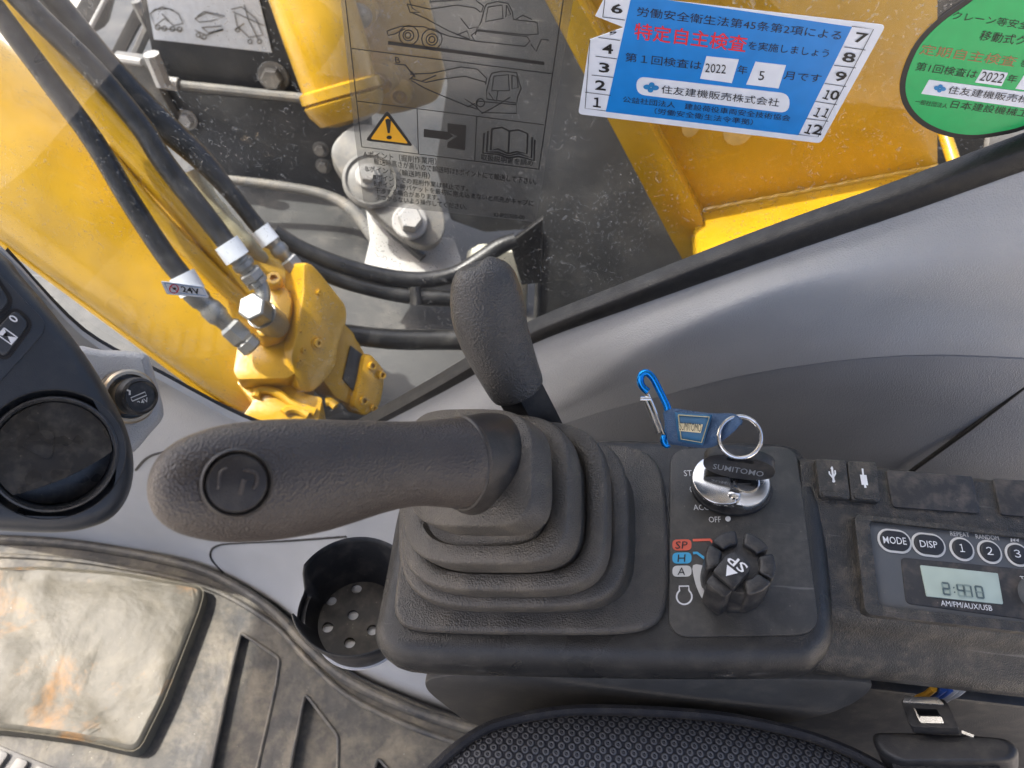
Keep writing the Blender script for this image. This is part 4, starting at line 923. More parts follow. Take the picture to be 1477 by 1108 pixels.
mk('emblem', comb(*[gpoly(zb3(ell(400 + dx, 424 + dy, rx, ry, 14)), w1 + .0005) for dx, dy, rx, ry in ((-20, -2, 18, 12), (20, 2, 18, 12), (3, -13, 14, 12), (-3, 13, 14, 12))]), M['ink_blue'], bs)
btext('住友建機販売株式会社', (448, 452), (1016, 518), 40, bold=.0, w=w1 + .0006)
btext('公益社団法人　建設荷役車両安全技術協会', (262, 495), (1070, 588), 30); btext('（労働安全衛生法令準拠）', (415, 552), (890, 608), 30)
# green sticker
gs = thing('green_inspection_sticker', 'green egg-shaped inspection sticker with black border on the glass', 'sticker', GF.P(1400, 198))
eg = smooth_path([(1391, 0), (1353, 27), (1320, 62), (1301, 104), (1298, 135), (1308, 160), (1330, 181), (1362, 195), (1399, 200), (1436, 196), (1477, 186), (1530, 160), (1575, 115), (1600, 55), (1600, 0), (1570, -48), (1510, -62), (1440, -35)], 4, True)
uve = [GF.uv(*q) for q in eg]
mk('border', plate(GF, uve, 0, w0), M['ink'], gs); mk('green_field', plate(GF, offs(uve, -.0032), w0, w0 + .0002), M['stick_green'], gs)
def zg(pts): return zz(1237, 0, 4.817, pts)
def gt(s, p0, p1, h, mt='ink', bold=0.0, shear=-.1, w=w1): return btext(s, p0, p1, h, mt, bold, shear, w, gs, zg, 4.817)
gt('クレーン等安全規則による', (650, 135), (1560, 262), 62); gt('移動式クレーン', (838, 280), (1400, 352), 72, bold=.004); gt('定期自主検査', (424, 378), (1085, 466), 76, 'ink_brown')
gt('を実施しましょう', (1120, 465), (1560, 520), 56); gt('第1回検査は', (396, 490), (818, 548), 62); gt('年', (1030, 572), (1096, 580), 58)
mk('date_box', gplate(zg([(866, 478), (1042, 500), (995, 592), (812, 566)]), w0, w0 + .0006), M['stick_white'], gs); mk('date_box', gplate(zg([(1150, 520), (1330, 545), (1285, 640), (1094, 610)]), w0, w0 + .0006), M['stick_white'], gs)
gt('2022', (842, 560), (1000, 580), 68, w=w1 + .0005)
mk('maker_plate', gplate(zg([(494, 548), (1600, 690), (1560, 800), (440, 645)]), w0, w0 + .0006), M['stick_white'], gs)
mk('emblem', comb(*[gpoly(zg(ell(572 + dx, 615 + dy, rx, ry, 14)), w1 + .0005) for dx, dy, rx, ry in ((-22, -2, 20, 15), (22, 4, 20, 15), (4, -14, 16, 13), (-4, 16, 16, 13))]), M['ink_blue'], gs)
gt('住友建機販売株式会社', (620, 650), (1420, 752), 56, bold=.0, w=w1 + .0006); gt('一般社団法人', (392, 722), (618, 756), 36); gt('日本建設機械工業会', (640, 750), (1330, 838), 56)
# clear transport decal
def zd(pts): return zz(480, 0, 3.358, pts)
dc = thing('transport_decal', 'transparent decal with line drawings of excavators and a yellow warning triangle', 'sticker', GF.P(650, 315))
mk('clear_film', plate(GF, rpoly([GF.uv(*q) for q in zd([(30, -90), (1175, -60), (985, 1076), (150, 985), (105, 640)])], .003), 0, .0004), M['film'], dc)
wd0 = .0008
fl_ = [gline(zd(p), .0006, wd0) for p in ([(52, -80), (140, 712)], [(140, 712), (998, 820)], [(998, 820), (1128, -80)], [(90, 235), (1066, 358)], [(118, 490), (1022, 605)], [(408, 526), (415, 747)], [(697, 566), (687, 783)])]
mk('frame_lines', comb(*fl_), M['ink'], dc)
LN = [[(265, 150), (330, 128), (440, 130), (560, 175), (690, 200)], [(262, 150), (268, 172), (300, 165), (350, 140)], [(268, 208), (1024, 308)], [(360, 20), (470, 45), (600, 25), (690, 40), (715, 60)], [(380, 60), (450, 90), (560, 150), (660, 190)], [(370, 0), (385, 40), (420, 60), (375, 62), (360, 20)], [(470, 10), (620, 0)], [(690, 0), (730, 30), (720, 60)], [(620, 90), (660, 140), (700, 130), (690, 170)],
      [(745, 20), (800, 8), (850, 18), (870, 60), (875, 95), (990, 108), (995, 165), (940, 170), (700, 145), (720, 100), (735, 40), (745, 20)], [(752, 35), (820, 25), (825, 90), (740, 105), (752, 35)], [(842, 25), (862, 70), (838, 85), (842, 25)], [(890, 92), (920, 75), (965, 95)], [(700, 150), (670, 172), (690, 200), (930, 225), (955, 200), (940, 178), (700, 150)], [(960, 215), (985, 250), (1010, 190), (1045, 195)], [(600, 170), (650, 150), (665, 190), (620, 185)]]
L2 = [[(300, 310), (352, 316), (378, 350), (400, 375)], [(375, 360), (480, 355), (620, 325), (700, 335), (745, 380), (740, 410)], [(375, 380), (450, 400), (520, 385), (640, 370), (745, 400)], [(380, 390), (440, 425), (520, 460), (640, 510), (700, 530)], [(430, 395), (500, 365)], [(380, 345), (395, 365), (372, 385)], [(770, 355), (820, 345), (890, 352), (912, 430), (895, 470), (890, 500), (745, 480), (745, 440), (760, 380), (770, 355)], [(780, 370), (850, 362), (855, 440), (770, 440), (780, 370)], [(868, 365), (892, 372), (898, 425), (868, 430), (868, 365)],
      [(700, 490), (890, 508), (890, 550), (720, 545), (695, 520), (700, 490)], [(720, 552), (780, 520), (858, 472)], [(755, 450), (790, 500), (800, 440)], [(640, 480), (700, 520), (690, 500), (650, 520)]]
circ = lambda cx, cy, r: [(cx + r * math.cos(k * .524), cy + r * math.sin(k * .524)) for k in range(13)]
LN += [circ(368, 172, 48), circ(366, 172, 26), circ(364, 172, 14), circ(480, 190, 50), circ(480, 192, 28), circ(480, 192, 15)]; L2 += [circ(715, 498, 20)]
mk('excavator_drawing', comb(*[gline(zd(p), .0006 if i != 2 else .0022, wd0) for i, p in enumerate(LN)]), M['ink'], dc)
mk('excavator_drawing', comb(*[gline(zd(p), .0007, wd0) for p in L2]), M['ink'], dc)
btext('B', (304, 304), (328, 307), 28, par=dc, z=zd, sc=3.358, w=wd0)
wt = mk('warning_triangle', gplate(zd([(264, 532), (390, 706), (160, 678)]), .0003, .0008, .0025), M['ink'], dc)
mk('yellow_field', gplate(zd([(264, 556), (366, 692), (184, 670)]), .0008, .0010, .0015), M['ink_yellow'], wt)
mk('exclamation_mark', comb(gpoly(zd([(254, 580), (268, 575), (282, 582), (276, 645), (266, 645)]), .0014), gpoly(zd(ell(273, 666, 13, 9, 16)), .0014)), M['ink'], wt)
mk('arrow_symbol', comb(gpoly(zd([(556, 598), (646, 608), (640, 728), (554, 716), (556, 690), (602, 660), (556, 640)]), wd0), gpoly(zd([(442, 625), (560, 640), (584, 660), (556, 678), (440, 664)]), wd0)), M['ink'], dc)
BKL = [[(770, 625), (820, 618), (855, 635), (900, 630), (944, 648), (940, 745), (890, 735), (850, 745), (800, 722), (765, 728), (770, 625)], [(855, 635), (850, 745)], [(752, 635), (745, 735), (800, 738), (850, 755), (900, 745), (962, 765), (966, 665)], [(733, 645), (727, 742), (800, 748), (850, 765), (900, 758), (975, 778), (978, 678)]]
mk('manual_symbol', comb(*[gline(zd(p), .0012, wd0) for p in BKL]), M['ink'], dc)
def dt(s, p0, p1, h, bold=.006): return btext(s, p0, p1, h, 'ink', bold, 0, wd0, dc, zd, 3.358)
dt('取扱説明書を読め', (716, 775), (968, 806), 30); dt('Aポイント（掘削作業用）', (148, 762), (502, 800), 34); dt('輸送時高さが高いので輸送時はBポイントにて輸送して下さい。', (200, 797), (985, 897), 32)
dt('Bポイント（輸送時用）', (160, 833), (470, 868), 32); dt('Bポイントでの掘削作業は禁止です。', (197, 870), (655, 928), 28); dt('Bポイント時バケットを最初に抱え込まないと爪先がキャブに', (200, 902), (970, 1000), 28)
dt('干渉する場合があります。', (205, 935), (515, 972), 28); dt('ぶつからないよう操作してください。', (207, 968), (650, 1018), 28); dt('KHP21500-00', (780, 1050), (928, 1064), 20, 0)
# 24V label
zv = lambda pts: zz(220, 280, 3.165, pts)
vl = thing('voltage_label', 'small white no-smoking label reading 24V stuck on the glass', 'label', GF.P(267, 428))
mk('label_face', gplate(zv([(38, 396), (232, 420), (258, 472), (66, 455)]), 0, .0006, .0015), M['stick_white'], vl)
mk('label_border', gline(zv([(54, 406), (226, 429), (244, 464), (74, 447), (54, 406)]), .0006, .0010), M['ink_blue'], vl)
mk('ban_ring', comb(gline(zv(circ(98, 433, 20) ), .0010, .0010), gline(zv([(84, 422), (112, 444)]), .0010, .0010)), M['ink_red'], vl)
mk('cigarette_mark', gpoly(zv(ell(100, 432, 8, 6, 10)), .0012), M['ink'], vl)
btext('24V', (138, 447), (220, 460), 26, par=vl, z=zv, sc=3.165, w=.0011, bold=.02)
# ================================================================== OUTSIDE THE WINDOW
def plY(pts, Y, th, r=0.0, tiltx=0.0, tilty=0.0):
    fr = Fr(V((0, Y, .5)), (1, tiltx, 0), (0, tilty, 1)); uv = [fr.uv(x, y) for x, y in pts]
    if r: uv = rpoly(uv, r)
    return prism([fr.p(u, v, 0) for u, v in uv], -fr.en * th), fr
struct('machine_deck', box((-1.2, .50, .02), (2.8, 0, 0), (0, 1.9, 0), (0, 0, .10)), M['deck2'], bevel=.004)
# --- boom
boom = thing('excavator_boom', 'large rounded yellow boom arm slanting past the window under the hoses', 'boom', PD(300, 460, 1.25))
P_, R_ = sps([(-170, 60, 116, 1.34), (-60, 150, 118, 1.31), (82, 262, 118, 1.27), (250, 390, 116, 1.24), (380, 488, 112, 1.22), (425, 522, 98, 1.22), (440, 534, 60, 1.22), (444, 537, 8, 1.22)])
mk('arm_tube', tube(P_, R_, 40, ref=UPV - RGT * .6, flat=.9), M['yellow'], boom, ang=60)
P_, R_ = sps([(-30, -40, 22, 1.17), (51, 58, 22, 1.15), (112, 129, 22, 1.14), (169, 196, 23, 1.13), (254, 285, 23, 1.12), (330, 372, 22, 1.12), (385, 440, 20, 1.13)])
mk('steel_pipe', tube(P_, R_, 20), M['yellow'], boom)
P_, R_ = sps([(150, 215, 11, 1.12), (215, 300, 13, 1.11), (300, 388, 13, 1.11), (372, 455, 12, 1.12)])
mk('thin_pipe', tube(P_, R_, 16), M['yellow'], boom)
mk('lower_flange', tube([PD(x, y, d) for x, y, d in ((-60, 300, 1.27), (12, 356, 1.25), (180, 480, 1.22), (345, 604, 1.20))], .006, 8), M['yellow'], boom)
# --- hoses with crimped fittings
def hose(label, pts, fit, D0, D1, cuff, elbow=None):
    h = thing('hydraulic_hose', label, 'hose', PD(*fit[-1][:2], D1), 'hydraulic hoses running over the boom')
    n = len(pts); P_, R_ = sps([(x, y, r, D0 + (D1 - D0) * i / (n - 1)) for i, (x, y, r) in enumerate(pts)])
    mk('rubber_hose', tube(P_, [r * .88 for r in R_], 18), M['hose'], h)
    (x0, y0, r0), (x1, y1, r1) = cuff; a, b = PD(x0, y0, D1 - .002), PD(x1, y1, D1 - .002); k = D1 / FPX
    mk('white_sleeve', tube([a, b], [r0 * k, r1 * k], 20), M['stick_white'], h)
    (x0, y0, r0), (x1, y1, r1) = fit; a, b = PD(x0, y0, D1), PD(x1, y1, D1 + .01); ax = b - a; L = ax.length; r = r0 * k
    mk('crimp_fitting', lathe([(r * .8, -.002), (r * 1.0, 0), (r, L * .16), (r * .86, L * .20), (r * .86, L * .26), (r, L * .30), (r, L * .44), (r * .8, L * .5), (r * .72, L * .62), (r * .72, L)], a, ax, 22), M['zinc'], h)
    mk('hex_nut', lathe([(r * .9, L * .60), (r * 1.12, L * .64), (r * 1.12, L * .84), (r * .9, L * .9)], a, ax, 6), M['zinc'], h, smooth=False)
    mk('swivel_nut', lathe([(r * .8, L * .86), (r * 1.02, L * .90), (r * 1.02, L * 1.02), (r * .8, L * 1.05)], a, ax, 8), M['zinc'], h, smooth=False)
    if elbow:
        P_, R_ = sps([(x, y, q, D1 + .01) for x, y, q in elbow]); mk('elbow_pipe', tube(P_, R_, 16), M['zinc'], h)
    return h
hose('black hydraulic hose ending under the white 24V label', [(-30, -20, 17), (20, 48, 17), (68, 112, 17), (135, 203, 17), (186, 288, 17), (237, 366, 17), (268, 405, 16)], [(276, 420, 15), (362, 500, 15)], 1.08, 1.05, [(262, 396, 17.5), (278, 422, 17.5)])
hose('black hydraulic hose feeding the elbow pipe on the motor', [(-5, -40, 19), (51, 20, 19), (135, 102, 19), (203, 182, 18), (237, 235, 18), (305, 322, 17), (330, 355, 16)], [(338, 365, 15), (372, 408, 13)], 1.08, 1.04, [(326, 350, 17.5), (343, 373, 17.5)], [(362, 396, 11), (376, 412, 11), (379, 430, 11), (370, 446, 11)])
hose('black hydraulic hose entering the far corner of the motor', [(40, -40, 24), (85, 14, 24), (152, 95, 24), (220, 166, 23), (288, 228, 19), (330, 275, 14), (368, 322, 13), (380, 336, 13)], [(386, 342, 12), (432, 392, 13)], 1.14, 1.12, [(374, 330, 14), (390, 350, 14)])
P_, R_ = sps([(278, 245, 11, 1.17), (300, 285, 13, 1.17), (328, 322, 14, 1.17), (352, 352, 15, 1.17), (378, 378, 12, 1.18)])
hs = mk('sleeved_hose', tube(P_, [r * (1 + .10 * (i % 3 == 0)) for i, r in enumerate(R_)], 16), M['tan']); tag(hs, 'tan translucent sleeved hose between the black hoses', 'hose')
# --- motor
def zm(pts): return zz(270, 340, 4.103, pts)
mn = (-ray(430, 480) * .80 + RGT * .50 - UPV * .05).normalized(); mex = (RGT - mn * RGT.dot(mn)).normalized()
MF = Fr(PD(430, 480, 1.10), mex, mn.cross(mex))
MB = facing(380, 500, 1.11, tilt=UPV * .45 - RGT * .15)
mo = thing('hydraulic_motor', 'bright yellow hydraulic motor block with bolts and dark nameplate', 'motor', PD(450, 620, 1.2))
def mplate(name, fr, pts, w0, w1, mt='yellow2', par=None, r=.004, bev=.003): return mk(name, plate(fr, rpoly([fr.uv(x, y, w1) for x, y in zm(pts)], r), w0, w1), M[mt], par or mo, bevel=bev)
mplate('body', MB, [(300, 650), (470, 440), (600, 300), (700, 180), (740, 420), (700, 760), (600, 840), (300, 850), (275, 800)], -.13, 0, bev=.006)
mplate('front_cover', MF, [(690, 155), (745, 170), (800, 232), (945, 415), (948, 510), (900, 640), (880, 780), (800, 880), (735, 935), (668, 915), (628, 800), (612, 715), (645, 600), (690, 330)], -.045, .012, bev=.005, r=.01)
mplate('intermediate_body', MF, [(930, 520), (985, 575), (1052, 700), (1040, 860), (985, 1010), (880, 960), (790, 840), (880, 640)], -.06, -.002, bev=.004)
mplate('nameplate', MF, [(968, 650), (1042, 706), (990, 925), (922, 850)], -.001, .0012, 'deck', bev=.0005, r=.001)
epl = mplate('end_plate', MF, [(1050, 705), (1092, 702), (1172, 795), (1165, 900), (1145, 1005), (1050, 1075), (985, 1005), (1020, 860)], -.03, .010, bev=.004, r=.008)
k = 1.1 / FPX / 4.103
for x, y, r in ((1088, 770, 24), (1145, 825, 24), (1040, 975, 26), (1098, 1020, 20)):
    u, v = MF.uv(*zm([(x, y)])[0], .010); mk('socket_bolt', lathe([(r * k, .008), (r * k, .016), (r * k * .6, .016), (r * k * .55, .011), (.0001, .011)], MF.p(u, v), MF.en, 20), M['yellow2'], epl)
for x, y, r, h in ((768, 635, 36, .006), (688, 680, 19, .004), (662, 740, 19, .004), (778, 335, 18, .004), (672, 568, 8, .003)):
    u, v = MF.uv(*zm([(x, y)])[0], .012); mk('port_plug', lathe([(r * k * 1.1, .010), (r * k * 1.05, .012 + h * .3), (r * k * .75, .012 + h * .2), (r * k * .7, .012 + h), (r * k * .3, .012 + h), (r * k * .25, .011), (.0001, .011)], MF.p(u, v), MF.en, 22), M['yellow2'], mo)
mplate('port_block', MB, [(470, 330), (520, 285), (590, 300), (625, 380), (600, 500), (540, 580), (430, 600), (395, 560), (455, 520), (480, 430)], 0, .035, bev=.006, r=.015)
u, v = MB.uv(*zm([(520, 282)])[0], .035); mk('port_boss', lathe([(.0115, .02), (.0105, .048), (.0085, .050), (.005, .050), (.0045, .044), (.0001, .044)], MB.p(u, v), MB.en, 20), M['yellow2'], mo)
u, v = MB.uv(*zm([(475, 510)])[0], .035); mk('port_boss', lathe([(.012, .02), (.011, .040), (.009, .042), (.0001, .042)], MB.p(u, v), MB.en, 20), M['yellow2'], mo)
lh = mplate('lower_housing', MB, [(290, 862), (540, 838), (700, 935), (800, 960), (775, 1100), (300, 1110), (390, 980)], -.16, -.03, bev=.006)
for pts in ([(405, 955), (425, 918), (490, 915), (560, 945), (640, 1000), (760, 1045)], [(570, 1050), (600, 1028), (660, 1030), (720, 1065)], [(820, 985), (850, 985), (880, 1010)]):
    mk('cast_rib', tube(sp3([MB.P(*q, -.026) for q in zm(pts)], 5), .006, 8), M['yellow2'], lh)
for i, (x, y) in enumerate(((215, 590), (235, 640), (270, 690), (320, 735))):
    mk('fin', plate(MB, rpoly([MB.uv(*q, -.02) for q in zm([(x - 38, y - 5), (x + 45, y - 22), (x + 62, y), (x - 20, y + 24)])], .002), -.06, -.02), M['yellow2'], mo, bevel=.002)
hx = facing(*zm([(400, 435)])[0], 1.03, tilt=UPV * .3 - RGT * .4)
nut = thing('pipe_union', 'large zinc hex union nut on the yellow motor', 'nut', hx.p(0, 0, -.05))
mk('hex_nut', lathe([(.016, -.02), (.0185, -.018), (.0185, .010), (.016, .0125), (.0001, .0125)], hx.o, hx.en, 6, ref=tuple(hx.ex * .8 + hx.ey * .5)), M['zinc'], nut, bevel=.0012, smooth=False)
mk('union_body', lathe([(.016, -.075), (.019, -.06), (.019, -.02), (.0001, -.02)], hx.o, hx.en, 24), M['zinc'], nut)
# --- yellow plate structure on the right
YR = .86
fs = thing('yellow_bulkhead', 'yellow welded bulkhead plate with a lit bottom ledge beyond the blue sticker', 'bulkhead', PY(1150, 380, YR))
vf1, yf = plY([(755, -70), (785, -5), (988, 380), (1020, 470), (1380, 470), (1352, 240), (1352, -70)], YR, .02); mk('web_plate', vf1, M['yellow'], fs)
vf1, _ = plY([(748, -70), (796, -70), (830, -5), (1012, 312), (1018, 350), (990, 384), (968, 345), (783, -5)], YR - .032, .034, .004); mk('side_flange', vf1, M['yellow'], fs, bevel=.006)
mk('weld_bead', tube(sp3([PY(x, y, YR - .001) for x, y in ((838, -10), (880, 70), (950, 195), (1016, 318))], 8), .006, 8), M['yellow'], fs)
l0, l1 = PY(1000, 306, YR), PY(1352, 240, YR)
mk('bottom_ledge', box(l0 + V((0, -.26, -.02)), l1 - l0, (0, .26, .0), (0, 0, .02)), M['yellow'], fs, bevel=.004)
mk('weld_bead', tube([l0.lerp(l1, t) + V((0, -.001, .0006 * math.sin(t * 90))) for t in [i / 60 for i in range(61)]], .004, 8), M['yellow'], fs)
for x, y, r in ((1316, 228, .009),)[:0]: mk('corner_lug', lathe([(r, -.004), (r, .006), (r * .8, .012), (r * .4, .014), (.0001, .014)], PY(x, y, YR - .03), (0, -1, .3), 24), M['yellow'], fs)
for x, y in ((1000, 188), (1068, 200)):
    p = PY(x, y, YR - .0205); mk('scuff_mark', ([p + V((.012 * math.cos(a) * (1 if x < 1050 else 1.5), 0, .022 * math.sin(a))) + V((0, .019, 0)) for a in [i * .39 for i in range(16)]], [tuple(range(16))]), M['scuff'] if 'scuff' in M else M.setdefault('scuff', surf('worn_yellow', (.62, .45, .16), .6, var=.2, dust=.3, dscale=60)), fs)
P_, R_ = sps([(1352, 150, 9, 1.05), (1362, 190, 9, 1.04), (1378, 240, 9, 1.02), (1390, 280, 9, 1.0)]); tag(mk('handrail_pipe', tube(P_, R_, 16), M['yellow']), 'thin yellow pipe beside the yellow frame under the green sticker', 'pipe')
vf1, _ = plY([(1352, -120), (1700, -120), (1700, 330), (1340, 330)], 1.05, .03); tag(mk('rear_cover', vf1, M['deck'], bevel=.004), 'black cover behind the thin yellow pipe', 'cover')
vf1, _ = plY([(1428, 195), (1500, 180), (1500, 215), (1424, 225)], .98, .02); tag(mk('rail_strip', vf1, M['pale'], bevel=.002), 'short pale strip on the black cover below the green sticker', 'strip')
# --- dark cover in the middle
dkc = thing('deck_cover', 'smooth black deck cover between the clear decal and the yellow frame', 'cover', PY(880, 460, 1.12))
vf1, dfr = plY([(600, -80), (900, -80), (1060, 420), (1010, 520), (772, 520), (778, 330), (700, 336), (650, 318), (628, 240), (645, 120)], 1.12, .04, .006, 0, .35); mk('cover_panel', vf1, M['deck'], dkc, bevel=.006)
mk('cover_edge', tube([dfr.P(778, 332, .003), dfr.P(772, 515, .003)], .005, 8), M['deck2'], dkc)
for pts in ([(790, 225), (840, 200), (900, 190)],)[:0]: mk('cover_rib', tube(sp3([dfr.P(*q, .0) for q in pts], 6), .007, 8, flat=.6), M['deck'], dkc)
# --- boom foot group behind the decal
bf = thing('yellow_casting', 'yellow cast bracket with round bosses behind the clear decal', 'casting', PY(560, 175, 1.30))
vf1, ff = plY([(490, -80), (600, -80), (614, -10), (632, 40), (642, 110), (632, 150), (585, 166), (545, 172), (515, 150), (500, 60)], 1.30, .06, .02); mk('casting', vf1, M['yellow'], bf, bevel=.015, seg=3)
for x, y, r in ((552, 110, .034), (522, 10, .030), (580, 130, .022)):
    mk('boss', lathe([(r, -.01), (r * .95, .018), (r * .6, .024), (r * .5, .018), (r * .25, .018), (r * .2, .028), (.0001, .028)], ff.P(x, y), ff.en, 24), M['yellow'], bf)
mk('grease_fitting', lathe([(.02, -.01), (.02, .03), (.012, .035), (.0001, .04)], ff.P(524, 12), ff.en, 16), M['zinc'], bf)
cyl = thing('boom_cylinder', 'smooth yellow hydraulic cylinder end above the grey pivot lug', 'cylinder', PD(492, 170, 1.42))
P_, R_ = sps([(410, -110, 62, 1.46), (440, -30, 60, 1.44), (470, 60, 58, 1.42), (490, 125, 54, 1.42)]); mk('barrel', tube(P_, R_, 32), M['yellow'], cyl)
a, b = PD(489, 122, 1.42), PD(507, 178, 1.42); L = (b - a).length; r = 54 * 1.42 / FPX * .98
mk('end_cap', lathe([(r * .9, -.002), (r * 1.04, .003), (r * 1.04, L * .28), (r * .95, L * .32), (r * 1.02, L * .38), (r * .96, L * .6), (r * .78, L * .9), (r * .4, L)], a, b - a, 36), M['yellow'], cyl)
# pivot lug
lf = facing(550, 265, 1.34, tilt=UPV * .3)
lug = thing('pivot_lug', 'dusty grey rounded pivot lug with a large bolt', 'lug', lf.p(0, -.08, -.05))
def lpl(name, pts, w0, w1, mt, par, r=.01, bev=.004): return mk(name, plate(lf, rpoly([lf.uv(x, y, w1) for x, y in pts], r), w0, w1), M[mt], par, bevel=bev)
lpl('lug_plate', smooth_path([(478, 225), (490, 195), (525, 178), (590, 200), (630, 280), (642, 325), (628, 352), (595, 350), (548, 315), (505, 268)], 4, True), -.04, 0, 'steel', lug)
u, v = lf.uv(535, 262); mk('pin_boss', lathe([(.046, -.002), (.046, .008), (.041, .012), (.037, .008), (.034, .010), (.0001, .010)], lf.p(u, v), lf.en, 36), M['steel'], lug)
u, v = lf.uv(591, 321); mk('lug_bolt', hexbolt(lf.p(u, v), lf.en, .020, .034), M['pale'], lug, smooth=False)
u, v = lf.uv(531, 258); mk('grease_cap', hexbolt(lf.p(u, v, .012), lf.en, .014, .02), M['pale'], lug, smooth=False)
br_ = thing('lug_bracket', 'pale grey bracket plate hanging below the pivot lug', 'bracket', PD(590, 410, 1.38))
bfr = facing(590, 360, 1.38, tilt=UPV * .55)
mk('bracket_plate', plate(bfr, rpoly([bfr.uv(x, y) for x, y in [(528, 300), (560, 325), (655, 345), (668, 385), (655, 408), (600, 412), (522, 396), (534, 345)]], .006), -.02, 0), M['pale'], br_, bevel=.003)
mk('bracket_lip', tube([bfr.P(x, y, .002) for x, y in ((522, 394), (600, 410), (655, 406))], .006, 8), M['pale'], br_)
mk('bracket_shadow_strip', tube([bfr.P(x, y, .004) for x, y in ((536, 300), (570, 338), (610, 372))], .008, 8), M['deck'], br_)  # black tube drawn in place of the shadow across the bracket
vf1, _ = plY([(672, 372), (690, 362), (755, 364), (762, 376), (757, 500), (676, 500)], 1.02, .02, .006); tag(mk('tank_plate', vf1, M['cream'], bevel=.003), 'cream rounded plate behind the grey lever knob', 'plate')
vf1, _ = plY([(735, 352), (783, 316), (780, 408), (752, 412)], .98, .012); tag(mk('rubber_flap', vf1, M['hose'], bevel=.002), 'black triangular rubber flap above the cream plate', 'flap')
# loose hoses on the deck
for nm, pts, lb in (('a', [(395, 335, 12), (440, 362, 12), (500, 385, 12), (560, 400, 12), (610, 404, 12), (655, 396, 12), (690, 376, 12), (720, 356, 12), (744, 346, 10)], 'black cable loom drooping below the pale bracket'),
                    ('b', [(415, 368, 10), (480, 400, 11), (540, 418, 11), (600, 428, 12), (680, 432, 12), (740, 434, 12)], 'black hose with clamp running under the cable loom'),
                    ('c', [(470, 478, 14), (560, 489, 15), (640, 490, 15), (740, 492, 15)], 'thick black pipe lying on the deck right of the motor')):
    P_, R_ = sps([(x, y, r, 1.16) for x, y, r in pts]); h = thing('deck_hose', lb, 'hose', P_[len(P_) // 2], 'hoses lying on the deck'); mk('hose_run', tube(P_, R_, 14), M['hose'], h)
    if nm == 'b': mk('hose_clamp', tube([PD(598, 414, 1.155), PD(600, 440, 1.155)], .015, 12, flat=.6), M['black'], h)
# --- black side panels, track and slats at the far left
sp_ = thing('panelled_housing', 'black bolted housing panels with a white drawing label', 'housing', PY(330, 280, 1.30))
vf1, pf1 = plY([(183, -90), (440, -90), (520, 150), (228, 116)], 1.31, .03, .004); mk('upper_panel', vf1, M['deck'], sp_, bevel=.004)
vf1, pf2 = plY([(232, 128), (530, 158), (545, 296), (338, 264), (262, 190)], 1.29, .03, .006); mk('lower_panel', vf1, M['deck'], sp_, bevel=.004)
mk('ridge_bar', tube([PY(226, 118, 1.285), PY(258, 122, 1.285)], .012, 10), M['pale'], sp_); mk('ridge_bar', tube([PY(258, 123, 1.288), PY(500, 148, 1.288)], .009, 10), M['steel'], sp_)
for x, y, r, fr in ((270, 172, .014, pf2), (395, 110, .020, pf1), (463, 215, .011, pf2), (467, 239, .011, pf2)): mk('panel_bolt', hexbolt(fr.P(x, y), (0, -1, .15), r, r * 1.0), M['pale'] if x < 300 else M['steel'], sp_, smooth=False)
lb = mk('drawing_label', prism([pf1.P(x, y, .003) for x, y in ((196, -90), (352, -90), (392, 76), (222, 57))], V((0, .002, 0))), M['stick_white'], sp_)
def zl(pts): return zz(0, 0, 2.954, pts)
sk = [[(640, 60), (660, 40), (720, 38), (760, 60), (780, 100), (740, 110), (700, 80), (660, 110), (640, 60)], [(670, 120), (775, 130)], [(830, 80), (880, 55), (950, 75), (900, 90), (850, 95), (830, 80)], [(830, 130), (880, 150), (950, 125), (890, 140)], [(985, 40), (1030, 30), (1090, 80), (1120, 150), (1060, 160), (1010, 110), (1000, 60)], [(1040, 20), (1060, 90), (1100, 170)], [(1000, 130), (1040, 100)], [(690, 60), (720, 90)], [(850, 160), (870, 170)]]
mk('line_drawing', comb(*[ribbon([pf1.P(*q, .0045) for q in zl(p)], .0020, pf1.en) for p in sk + [circ(672, 118, 10), circ(700, 122, 10), circ(735, 124, 10), circ(765, 126, 10), circ(845, 150, 9), circ(870, 158, 9), circ(1012, 128, 9), circ(1065, 178, 9), circ(1105, 178, 9)] + [[(860, 118), (945, 112), (950, 130), (890, 142), (860, 118)], [(650, 50), (690, 30), (740, 45)], [(840, 70), (870, 50), (930, 62), (958, 70)], [(990, 50), (1080, 90), (1125, 110)]]]), M['steel'], lb)
gb = thing('corner_gusset', 'grey triangular gusset beside the black body panels', 'gusset', PY(240, 190, 1.26))
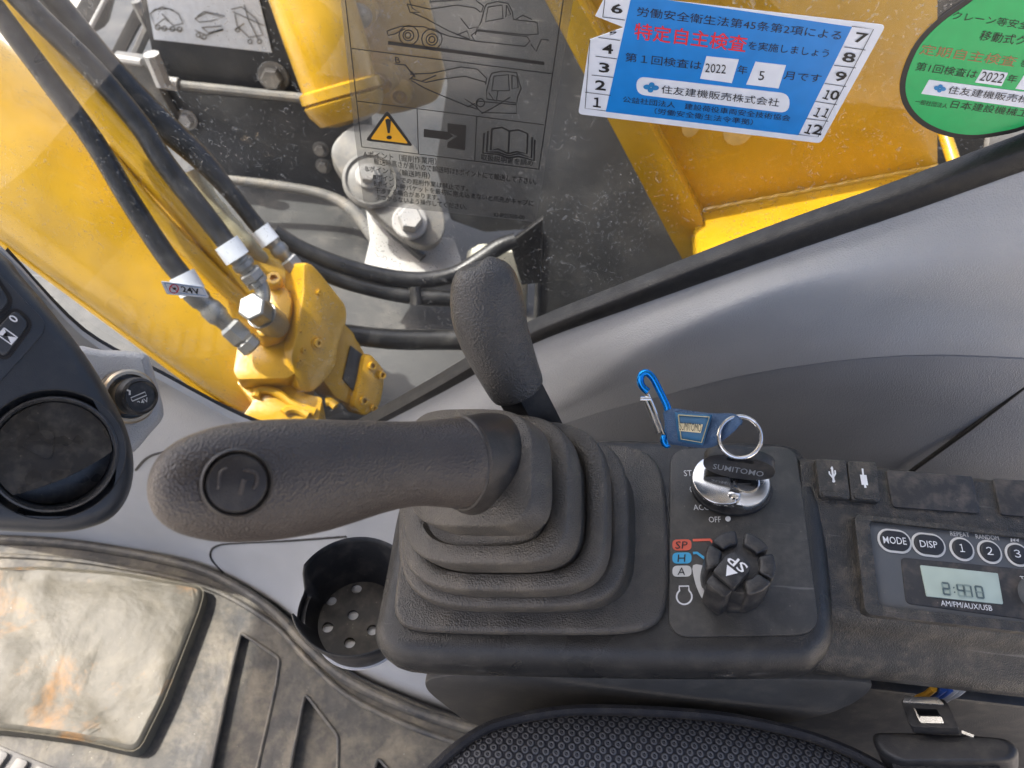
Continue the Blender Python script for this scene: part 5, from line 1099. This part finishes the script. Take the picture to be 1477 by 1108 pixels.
vf1, _ = plY([(158, 84), (202, 90), (216, 102), (262, 192), (246, 186)], 1.27, .03); mk('gusset_plate', vf1, M['steel'], gb, bevel=.003)
mk('gusset_rim', tube([PY(156, 83, 1.265), PY(204, 90, 1.265)], .007, 8), M['pale'], gb); mk('gusset_rim', tube([PY(218, 78, 1.265), PY(236, 122, 1.265)], .014, 8), M['pale'], gb)
gd = thing('slatted_guard', 'black slatted guard over pale gravel beyond the hoses', 'guard', PY(160, 90, 1.5))
for pts, mt, lbx in (([(108, 14), (124, -14), (170, -40), (150, 40), (132, 50)], 'deck', 'wide black slat beyond the hose bundle'), ([(158, 78), (196, 4), (206, 14), (204, 32), (176, 84)], 'deck', 'narrow black slat next to the side panels')):
    vf1, _ = plY(pts, 1.5, .03); mk('slat', vf1, M[mt], gd, bevel=.003)
mk('bar', tube([PY(127, 46, 1.48), PY(158, -12, 1.48)], .005, 8), M['pale'], gd)
mk('bar', tube([PY(193, 86, 1.48), PY(214, 40, 1.48), PY(196, 2, 1.48)], .010, 8), M['steel'], gd)
tg_ = thing('track_frame', 'dusty steel track frame and links under the body panels', 'track', PD(440, 330, 1.9))
P_, R_ = sps([(318, 258, 8, 1.62), (400, 268, 9, 1.6), (470, 282, 10, 1.58), (510, 305, 11, 1.56), (540, 345, 11, 1.54)]); mk('frame_pipe', tube(P_, [r * .8 for r in R_], 14), M['steel'], tg_)
tf_ = Fr(PD(420, 310, 1.8), (1, 0, 0), (0, .9, .45))
for pts, mt in (([(345, 275), (405, 282), (398, 318), (340, 312)], 'track'), ([(412, 282), (470, 290), (468, 322), (408, 316)], 'track'), ([(476, 292), (520, 300), (518, 328), (474, 322)], 'track'), ([(395, 330), (530, 345), (535, 352), (392, 338)], 'steel')):
    mk('track_link', plate(tf_, rpoly([tf_.uv(x, y) for x, y in pts], .008), -.03, 0), M[mt], tg_, bevel=.004)
mk('frame_beam', plate(tf_, [tf_.uv(x, y, -.04) for x, y in [(320, 262), (560, 310), (560, 400), (360, 352)]], -.10, -.04), M['deck2'], tg_, bevel=.004)
